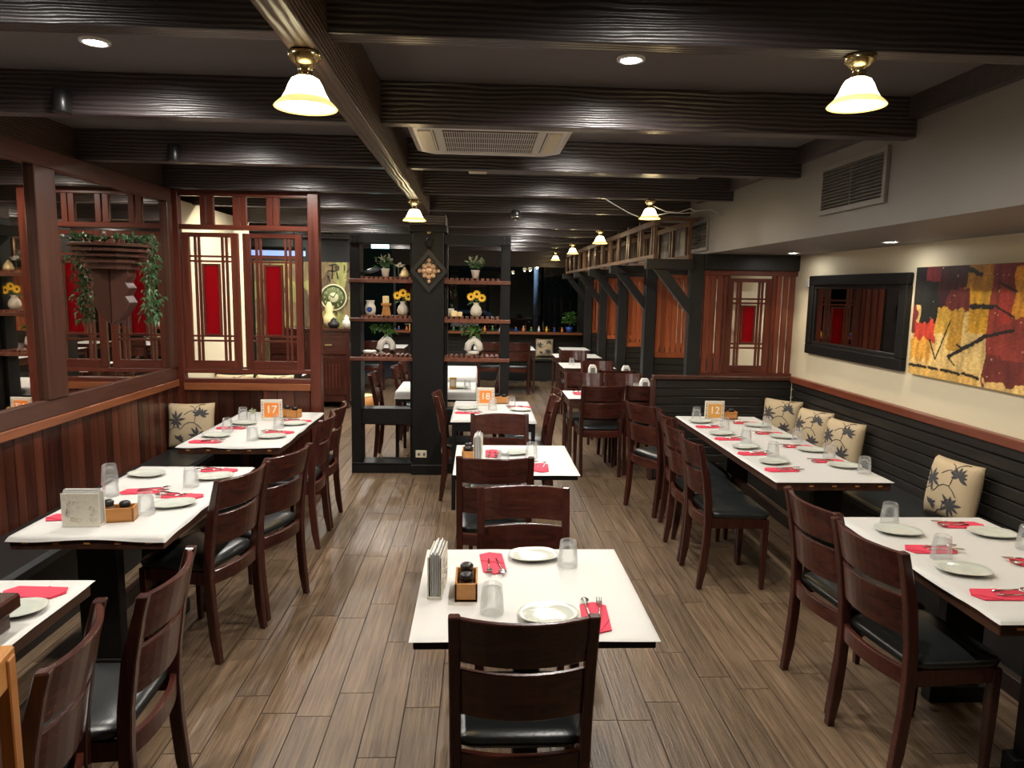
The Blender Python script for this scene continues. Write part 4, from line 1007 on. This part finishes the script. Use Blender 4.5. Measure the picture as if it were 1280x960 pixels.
# ------------------------------------------------------------------ right wall pieces
mf = thing('framed_mirror', 'wide black-framed mirror on the cream wall beside the painting', 'mirror')
y0, y1, z0, z1 = 4.84, 6.33, 1.265, 1.955
def fbox(nm, mat, *b, bv=.006): MB().box(*b).build(nm, mat, mf, bv)
for (a, b, c, d) in ((y0, y1, z1 - .085, z1), (y0, y1, z0, z0 + .085)): fbox('frame_rail', 'black_wood', XR - .045, a, c, XR + .0, b, d)
for (a, b) in ((y0, y0 + .085), (y1 - .085, y1)): fbox('frame_stile', 'black_wood', XR - .045, a, z0 + .085, XR + .0, b, z1 - .085)
for (a, b, c, d) in ((y0 + .085, y1 - .085, z1 - .115, z1 - .085), (y0 + .085, y1 - .085, z0 + .085, z0 + .115)): fbox('inner_rail', 'black_plastic', XR - .03, a, c, XR, b, d, bv=.003)
for (a, b) in ((y0 + .085, y0 + .115), (y1 - .115, y1 - .085)): fbox('inner_stile', 'black_plastic', XR - .03, a, z0 + .115, XR, b, z1 - .115, bv=.003)
MB().box(XR - .016, y0 + .115, z0 + .115, XR - .008, y1 - .115, z1 - .115).build('mirror_pane', 'frame_mirror', mf)
t = thing('wall_sensor', 'small white sensor on the cream wall above the framed mirror', 'sensor'); MB().box(XR - .02, 6.40, 1.86, XR + .001, 6.44, 1.93).build('case', 'white_plastic', t, .005); MB().box(XR - .022, 6.41, 1.89, XR - .0195, 6.43, 1.92).build('lens', 'cream_plastic', t)
def vent(label, y0, y1, z0, z1, n):
    t = thing('air_vent', label, 'vent')
    X0 = 2.1
    MB().box(X0 - .004, y0, z0, X0 + .001, y1, z1).build('backing', 'grille_dark', t)
    for a, b, c, d in ((y0 - .03, y1 + .03, z1, z1 + .03), (y0 - .03, y1 + .03, z0 - .03, z0), (y0 - .03, y0, z0, z1), (y1, y1 + .03, z0, z1)):
        MB().box(X0 - .02, a, c, X0, b, d).build('frame', 'grey_paint', t, .002)
    MB().box(X0 - .016, (y0 + y1) / 2 - .006, z0, X0 - .004, (y0 + y1) / 2 + .006, z1).build('divider', 'vent_metal', t)
    for k in range(n):
        z = z0 + (z1 - z0) * (k + .5) / n
        MB().obox((X0 - .012, (y0 + y1) / 2, z), (.018, y1 - y0, .005), Matrix.Rotation(.35, 3, 'Y')).build('louvre', 'vent_metal', t)
vent('large louvred air vent on grey bulkhead above the framed mirror', 3.71, 4.37, 2.30, 2.53, 12)
vent('small louvred air vent on grey bulkhead beyond the half wall', 6.60, 7.10, 2.21, 2.44, 10)
def soffit_light(y, x, lb):
    t = thing('soffit_downlight', lb, 'downlight', (x, y, 2.15), group='downlights under the grey bulkhead')
    MB().lathe([(.055, .001), (.055, -.006), (.04, -.006), (.04, .001)], 20, cap=False).build('trim_ring', 'white_plastic', t); MB().lathe([(.04, -.003), (.001, -.004)], 16).build('lens', 'spot_lens', t)
    spot(x, y, 2.14, SOFFIT_W, 95, (1, .86, .62), .03, (.06, 0))
def spot(x, y, z, e, ang, colr, rad=.04, tilt=(0, 0)):
    l = bpy.data.lights.new('downlight_beam', 'SPOT'); l.energy = e; l.spot_size = math.radians(ang); l.spot_blend = .55; l.color = colr; l.shadow_soft_size = rad
    o = bpy.data.objects.new('downlight_beam', l); col.objects.link(o); o.location = (x, y, z); o.rotation_euler = (tilt[0], tilt[1], 0)
for y, x in ((6.2, 2.74), (4.72, 2.74), (3.22, 2.74), (1.7, 2.74), (.2, 2.74)):
    soffit_light(y, x, 'recessed downlight under the grey bulkhead above the bench')
for y in (7.5, 9.2, 10.9, 12.6): soffit_light(y, 2.55, 'recessed downlight under the grey bulkhead in a slatted booth')

# ------------------------------------------------------------------ ceiling fixtures
dl = thing('recessed_downlight', 'bright recessed ceiling downlight between dark beams', 'downlight', (0, 0, CEIL), group='recessed ceiling downlights')
MB().lathe([(.06, .001), (.058, -.008), (.043, -.010), (.040, .001)], 22, cap=False).build('trim_ring', 'white_plastic', dl); MB().lathe([(.041, -.004), (.001, -.006)], 18).build('lens', 'spot_lens', dl)
f1 = True
for i, y in enumerate(BY[2:-1]):
    ym = {2.30: 3.05, 3.475: 4.22, 4.72: 5.45}.get(y, y + .68)
    for x in (-1.54, .61):
        if f1: dl.location = (x, ym, CEIL); f1 = False
        else: dup(dl, (x, ym, CEIL), 0, None if ym != 3.05 else 'bright recessed downlight in the ceiling near the black cylinder spotlight' if x < 0 else 'bright recessed downlight in the ceiling beside the air conditioner')
        spot(x, ym, CEIL - .02, SPOT_W, 168, (1, .955, .875), .035)
for y in (7.0, 8.3, 9.7): 
    dup(dl, (-2.2 if y < 9 else -3.0, y + .5, CEIL), 0); spot(-2.2 if y < 9 else -3.0, y + .5, CEIL - .02, SPOT_W, 168, (1, .92, .75), .035)
def pendant(x, y, z, label, s=.88):
    t = thing('bell_lamp', label, 'ceiling lamp', (x, y, z), group='bell glass ceiling lamps')
    t.scale = (s, s, s)
    MB().lathe([(.048, 0), (.056, -.006), (.052, -.022), (.034, -.040), (.024, -.046), (.024, -.07), (.03, -.074), (.03, -.082)], 22).build('canopy', 'brass', t)
    sh = MB(); prof = [(.030, -.078), (.045, -.086), (.056, -.105), (.066, -.130), (.078, -.150), (.097, -.168), (.104, -.176), (.102, -.178), (.092, -.168), (.072, -.148), (.06, -.126), (.05, -.105), (.03, -.09)]
    MB().lathe(prof[:5], 26, cap=False).build('shade_crown', 'lamp_dome', t)
    MB().lathe(prof[4:9], 26, cap=False).build('shade_skirt', 'lamp_shade', t)
    MB().lathe([(.012, -.085), (.02, -.11), (.026, -.13), (.018, -.15), (.002, -.158)], 14).build('bulb', 'lamp_bulb', t)
    l = bpy.data.lights.new('lamp_glow', 'POINT'); l.energy = LAMP_W; l.color = (1, .72, .36); l.shadow_soft_size = .03
    o = bpy.data.objects.new('lamp_glow', l); col.objects.link(o); o.location = (x, y, z - .19 * s)
pendant(-.514, 2.19, 2.46, 'brass and glass bell lamp under the long beam near the air conditioner')
pendant(-.514, 5.66, 2.46, 'brass and glass bell lamp under the long beam by the column')
pendant(1.207, 2.34, 2.55, 'brass and glass bell lamp under a cross beam near the large vent')
pendant(1.41, 6.02, 2.55, 'brass and glass bell lamp with loose white wires beside the trellis')
pendant(1.41, 8.49, 2.50, 'brass and glass bell lamp above the trellis, second from the half wall')
pendant(1.41, 10.99, 2.50, 'brass and glass bell lamp above the trellis, third from the half wall')
pendant(1.41, 13.49, 2.50, 'brass and glass bell lamp above the trellis, closest to the window')
t = thing('loose_cable', 'loose white cable sagging from the beam to a bell lamp and trellis', 'cable')
MB().tube([(1.03, 6.0, 2.546), (1.12, 6.02, 2.50), (1.24, 6.03, 2.44), (1.29, 6.03, 2.42), (1.315, 6.02, 2.41)], .004, 6).build('cable_run', 'white_plastic', t)
MB().tube([(1.44, 6.02, 2.50), (1.55, 6.04, 2.46), (1.66, 6.05, 2.455), (1.76, 6.05, 2.49), (1.80, 6.05, 2.47), (1.95, 6.1, 2.49), (2.09, 6.2, 2.46)], .004, 6).build('cable_run', 'white_plastic', t)
MB().tube([(1.45, 6.02, 2.42), (1.58, 6.04, 2.45), (1.70, 6.05, 2.45), (1.80, 6.06, 2.46)], .004, 6).build('cable_run', 'white_plastic', t)
ac = thing('ceiling_air_conditioner', 'white ceiling cassette air conditioner with grille between the beams', 'air conditioner', (.045, 4.1, 2.60))
a, b = .43, .43
def chamf(s, z): return [(s * a - .07, -s * b, z), (s * a, -s * b + .07, z), (s * a, s * b - .07, z), (s * a - .07, s * b, z), (-s * a + .07, s * b, z), (-s * a, s * b - .07, z), (-s * a, -s * b + .07, z), (-s * a + .07, -s * b, z)]
MB().rings([chamf(.95, .139), chamf(.95, .035), chamf(1.0, .03), chamf(1.0, .012), chamf(.93, 0)], False).build('casing', 'white_plastic', ac)
MB().box(-.25, -.27, -.003, .25, .27, .0).build('grille_back', 'grille_dark', ac)
for k in range(42): MB().box(-.25 + k * .5 / 41 - .0022, -.27, -.008, -.25 + k * .5 / 41 + .0022, .27, -.003).build('grille_bar', 'white_plastic', ac)
for k in range(5): MB().box(-.25, -.27 + k * .135 - .003, -.010, .25, -.27 + k * .135 + .003, -.007).build('grille_rib', 'white_plastic', ac)
for s in (-1, 1):
    MB().box(s * .345 - .035, -.26, -.006, s * .345 + .035, .26, .001).build('louvre_flap', 'cream_plastic', ac, .002); MB().box(s * .298 - .003, -.27, -.002, s * .298 + .003, .27, .001).build('seam', 'grille_dark', ac)
    MB().box(-.26, s * .335 - .03, -.006, .26, s * .335 + .03, .001).build('louvre_flap', 'white_plastic', ac, .002)
t = thing('ceiling_heater', 'long dark ceiling heater strip with a pale end cap between beams', 'heater', (.72, 5.2, 2.63)); MB().box(-.68, -.07, -.02, .85, .07, .035).build('housing', 'vent_metal', t, .004); MB().box(-.81, -.07, -.022, -.68, .07, .037).build('end_cap', 'cream_plastic', t, .004)
for sx in (-.5, .6): MB().box(sx - .015, -.015, .03, sx + .015, .015, .111).build('hanger', 'dark_steel', t)
for x, y in ((-1.893, 3.43), (-1.916, 4.675)):
    t = thing('black_spotlight', 'black cylinder spotlight on the beam face, ' + ('farther from' if y < 4 else 'closer to') + ' the lattice screen', 'spotlight', (x, y, 0), group='black cylinder spotlights')
    MB().lathe([(.036, 2.545), (.038, 2.55), (.038, 2.645), (.034, 2.648)], 20).build('housing', 'black_plastic', t); MB().lathe([(.030, 2.544), (.001, 2.5445)], 16).build('lens', 'dark_steel', t)
    MB().box(-.012, .03, 2.58, .012, .047, 2.62).build('bracket', 'black_plastic', t)
for x, y, lb in ((-1.80, 3.75, 'farther from'), (-1.83, 5.0, 'closer to')):
    t = thing('ceiling_clip', 'small silver bulb clip hanging from ceiling, ' + lb + ' lattice screen', 'clip', (x, y, CEIL)); MB().tube([(-.05, 0, -.035), (.03, 0, -.03)], .018, 8).build('body', 'black_plastic', t); MB().tube([(.03, 0, -.03), (.045, 0, -.03)], .016, 8).build('tip', 'steel', t); MB().box(-.02, -.004, -.03, -.012, .004, 0).build('stalk', 'black_plastic', t)
t = thing('smoke_detector', 'round smoke detector with silver rim hanging below a cross beam', 'smoke detector', (.345, 7.16, 2.49)); MB().lathe([(.03, .075), (.045, .06), (.05, .02), (.035, -.01), (.012, -.018)], 20).build('body', 'black_plastic', t); MB().lathe([(.046, .012), (.052, .008), (.046, -.002)], 20, cap=False).build('rim', 'steel', t); MB().lathe([(.012, -.016), (.010, -.028), (.002, -.03)], 12).build('sensor_tip', 'steel', t); MB().box(-.012, .0, .07, .012, .06, .09).build('mount', 'black_plastic', t)

# ------------------------------------------------------------------ sideboard, clock, far ornaments
t = thing('sideboard', 'dark carved sideboard with slatted doors in front of the mural wall', 'sideboard', (-2.45, 10.72, 0))
MB().box(-.6, -.24, .10, .55, .24, 1.14).build('body', 'chair', t); MB().box(-.63, -.27, 1.14, .58, .26, 1.18).build('top', 'chair_x', t, .004)
for a in (-.55, .5):
    for b in (-.2, .2): MB().box(a - .03, b - .03, 0, a + .03, b + .03, .10).build('leg', 'chair', t)
for a in (-.56, .0):
    MB().box(a, -.255, .80, a + .50, -.24, 1.08).build('drawer', 'chair_x', t, .004); dr = MB().box(a, -.255, .2, a + .5, -.24, .76).build('door', 'chair', t, .004)
    for k in range(8): MB().box(a + .06 + k * .048, -.262, .3, a + .075 + k * .048, -.255, .66).build('slat', 'mahogany', dr)
    MB().box(a + .2, -.268, .93, a + .3, -.255, .95).build('handle', 'brass', t)
t = thing('wall_clock', 'round green-faced clock with cream rim on the mural wall', 'clock', (-2.22, MUR_Y - .014, 1.62))
def disc(nm, mat, prof, y=0):
    m = MB(); m.lathe(prof, 28); q = Matrix.Rotation(PI / 2, 3, 'X'); m.v = [tuple(Vector((0, y, 0)) + q @ Vector(p)) for p in m.v]; m.build(nm, mat, t)
base('clock_green', (.16, .2, .08, 1), .4); base('clock_cream', (.62, .62, .4, 1), .4)
disc('rim', 'clock_cream', [(.20, 0), (.205, .02), (.185, .03), (.18, .012)]); disc('face', 'clock_green', [(.182, .012), (.001, .013)]); disc('centre_dial', 'clock_cream', [(.075, .013), (.07, .017), (.001, .018)])
for k in range(12):
    a = PI / 2 - 2 * PI * (k + 1) / 12; link_obj('numeral', text_mesh(str(k + 1), .055, 'clock_cream'), t, (.135 * math.cos(a), -.016, .135 * math.sin(a)), (PI / 2, 0, 0))
for an, L in ((1.0, .10), (2.6, .07)): MB().obox((math.cos(an) * L / 2, -.021, math.sin(an) * L / 2), (L, .003, .010), Matrix.Rotation(-an, 3, 'Y')).build('hand', 'black_plastic', t)
orn = [(-2.36, .05, .24, 'black_plastic', 'black round-bellied jar with white badge on the sideboard'), (-2.15, .07, .12, 'dark_paint', 'low dark bowl on the sideboard'), (-1.965, .05, .16, 'ceramic_white', 'white ceramic figure on the sideboard end')]
for x, r, h, mt, lb in orn:
    t = thing('ornament_jar', lb, 'jar', (x, 10.62, 1.18)); MB().lathe([(r * .7, 0), (r * 1.25, h * .35), (r * 1.2, h * .6), (r * .6, h * .85), (r * .7, h)], 16).build('jar_body', mt, t)
    MB().lathe([(r * .65, h), (r * .3, h + .02), (r * .1, h + .035)], 12).build('lid', mt, t)
    if mt == 'black_plastic': MB().box(-.03, -r * 1.25 - .004, .05, .03, -r * 1.2 + .01, .14).build('badge', 'white_ink', t, .003)
t = thing('gourd_vase', 'pale yellow gourd vase on the sideboard beneath the clock', 'vase', (-2.26, 10.84, 1.18)); MB().lathe([(.05, 0), (.1, .08), (.09, .15), (.05, .22), (.065, .28), (.04, .34), (.02, .38)], 16).build('vase_body', 'candle', t); MB().tube([(0, 0, .38), (.02, 0, .44)], .006, 6).build('stalk', 'stem', t)
t = thing('straw_stool', 'small straw-coloured block stool on the floor beside the sideboard', 'stool', (-1.68, 10.42, 0)); MB().lathe([(.14, 0), (.15, .1), (.14, .2)], 16).build('seat_block', 'honey', t); MB().lathe([(.142, .2), (.12, .22), (.01, .222)], 16).build('pad', 'candle', t)
# window ledge trinkets
colr = [('blue_glaze', 'blue'), ('sign_orange', 'orange'), ('leaf_green', 'green'), ('white_petal', 'white'), ('yellow_petal', 'yellow'), ('exit_glow', '')]
r = random.Random(4); xs = [-1.6 + .155 * k for k in range(23)]
for k, x in enumerate(xs):
    if abs(x - 1.78) < .1: continue
    mt, cn = colr[k % 5]; h = r.uniform(.05, .11)
    t = thing('ledge_bottle', 'small %s glazed bottle among the trinkets on the far window ledge' % cn, 'bottle', (x, YF - .13 + r.uniform(-.03, .03), .95), group='%s trinkets on the far window ledge' % cn)
    MB().lathe([(.022, 0), (.026, h * .5), (.012, h * .8), (.012, h)], 10).build('bottle_body', mt, t); MB().lathe([(.014, h), (.013, h + .012)], 8).build('stopper', 'sign_amber', t)
t = thing('ledge_plant', 'round bright green bush in a blue pot on the far window ledge', 'potted plant', (1.80, YF - .13, .95))
MB().lathe([(.05, 0), (.075, .11), (.065, .11)], 14).build('pot', 'blue_glaze', t); leaves(170, lambda r: (tuple(Vector((r.gauss(0, 1), r.gauss(0, .8), r.gauss(0, 1))).normalized() * .11 + Vector((0, 0, .28))), (r.gauss(0, 1), r.gauss(0, 1), .4)), .08, 12, .1).build('foliage', 'leaf_green', t); MB().tube([(0, 0, .1), (.01, 0, .26)], .012, 6).build('stem', 'stem', t)
for k, (x, mt, lb) in enumerate(((-1.32, 'sign_amber', 'orange tissue box on the far window ledge'), (-1.15, 'exit_glow', 'pale blue box on the far window ledge'))):
    t = thing('ledge_box', lb, 'box', (x, YF - .20, .95)); MB().box(-.07, -.04, 0, .07, .04, .13 + .05 * k).build('box_body', 'sign_amber' if k == 0 else 'ledge_blue', t, .003) if k == 0 else None
    if k: base('ledge_blue', (.2, .55, .7, 1), .5); MB().box(-.06, -.04, 0, .06, .04, .17).build('box_body', 'ledge_blue', t, .003)
    MB().box(-.03, -.01, .13 + .04 * k, .03, .01, .15 + .04 * k).build('tissue', 'paper', t)
# exit sign and blue-lit strip
t = thing('lit_sign', 'small glowing teal sign hanging under the beams behind the shelf unit', 'sign', (-1.28, 9.3, 2.28)); MB().box(-.11, -.015, 0, .11, .015, .05).build('lit_panel', 'exit_glow', t, .004); MB().box(-.12, -.012, .05, .12, .012, .065).build('housing', 'black_plastic', t)
for s in (-.08, .08): MB().box(s - .004, -.004, .06, s + .004, .004, .46 - .0).build('rod', 'black_plastic', t)
t = thing('blue_light_bar', 'long blue-lit fixture under the ceiling beyond the lattice screen', 'light', (-3.3, 10.2, 2.2)); MB().box(-1.0, -.04, 0, .85, .04, .07).build('lit_panel', 'tv_glow', t, .004); MB().box(-1.0, -.05, .07, .85, .05, .12).build('housing', 'black_plastic', t)
for s in (-.8, .7): MB().box(s - .005, -.005, .12, s + .005, .005, .54).build('rod', 'black_plastic', t)

# ------------------------------------------------------------------ night outside
gr = wallbox('ground_outside', 'asphalt', -14, YF + .1, -.25, 14, 40, -.15)
hd = MB().box(-16, 27, -.15, 16, 27.6, 5.5).build('hedge', 'hedge', label='dark hedge along the far side of the car park outside', cat='hedge')
t = thing('lamp_pole', 'pale painted pole standing outside the window', 'pole', (1.30, 16.6, -.15)); MB().lathe([(.055, 0), (.055, 3.6)], 14).build('shaft', 'pole_white', t); MB().lathe([(.1, 0), (.1, .03), (.06, .05)], 14).build('base', 'dark_steel', t); MB().lathe([(.06, 3.6), (.16, 3.66), (.16, 3.74), (.02, 3.8)], 16).build('lamp_head', 'white_plastic', t)
sl = bpy.data.lights.new('added_pole_light', 'POINT'); sl.energy = 160; sl.color = (.75, .85, 1); sl.shadow_soft_size = .12  # unseen point light, added outside to brighten the pale pole
so = bpy.data.objects.new('added_pole_light', sl); col.objects.link(so); so.location = (1.0, 16.3, 3.3)
t = thing('parked_car', 'dark grey car parked outside beside the pale pole', 'car', (-.4, 19.5, -.15), .1)
prof = [(-2.1, .35), (-2.1, .75), (-1.5, .85), (-.9, 1.35), (.5, 1.38), (1.1, .92), (1.95, .8), (2.1, .6), (2.1, .35)]
MB().prism(prof, -.85, .85, 'y').build('car_body', 'car_paint', t, .05)
MB().prism([(-1.3, .9), (-.85, 1.28), (.42, 1.3), (.95, .92)], -.86, .86, 'y').build('car_windows', 'window_glass', t)
for a in (-1.3, 1.3):
    for b in (-.8, .8):
        m = MB(); m.lathe([(.32, -.1), (.32, .1)], 20); q = Matrix.Rotation(PI / 2, 3, 'X'); m.v = [tuple(Vector((a, b, .32)) + q @ Vector(p)) for p in m.v]; m.build('wheel', 'tyre', t)
for b in (-.6, .6): MB().box(2.06, b - .15, .6, 2.11, b + .15, .72).build('headlight', 'white_plastic', t)
bpy.context.view_layer.update()
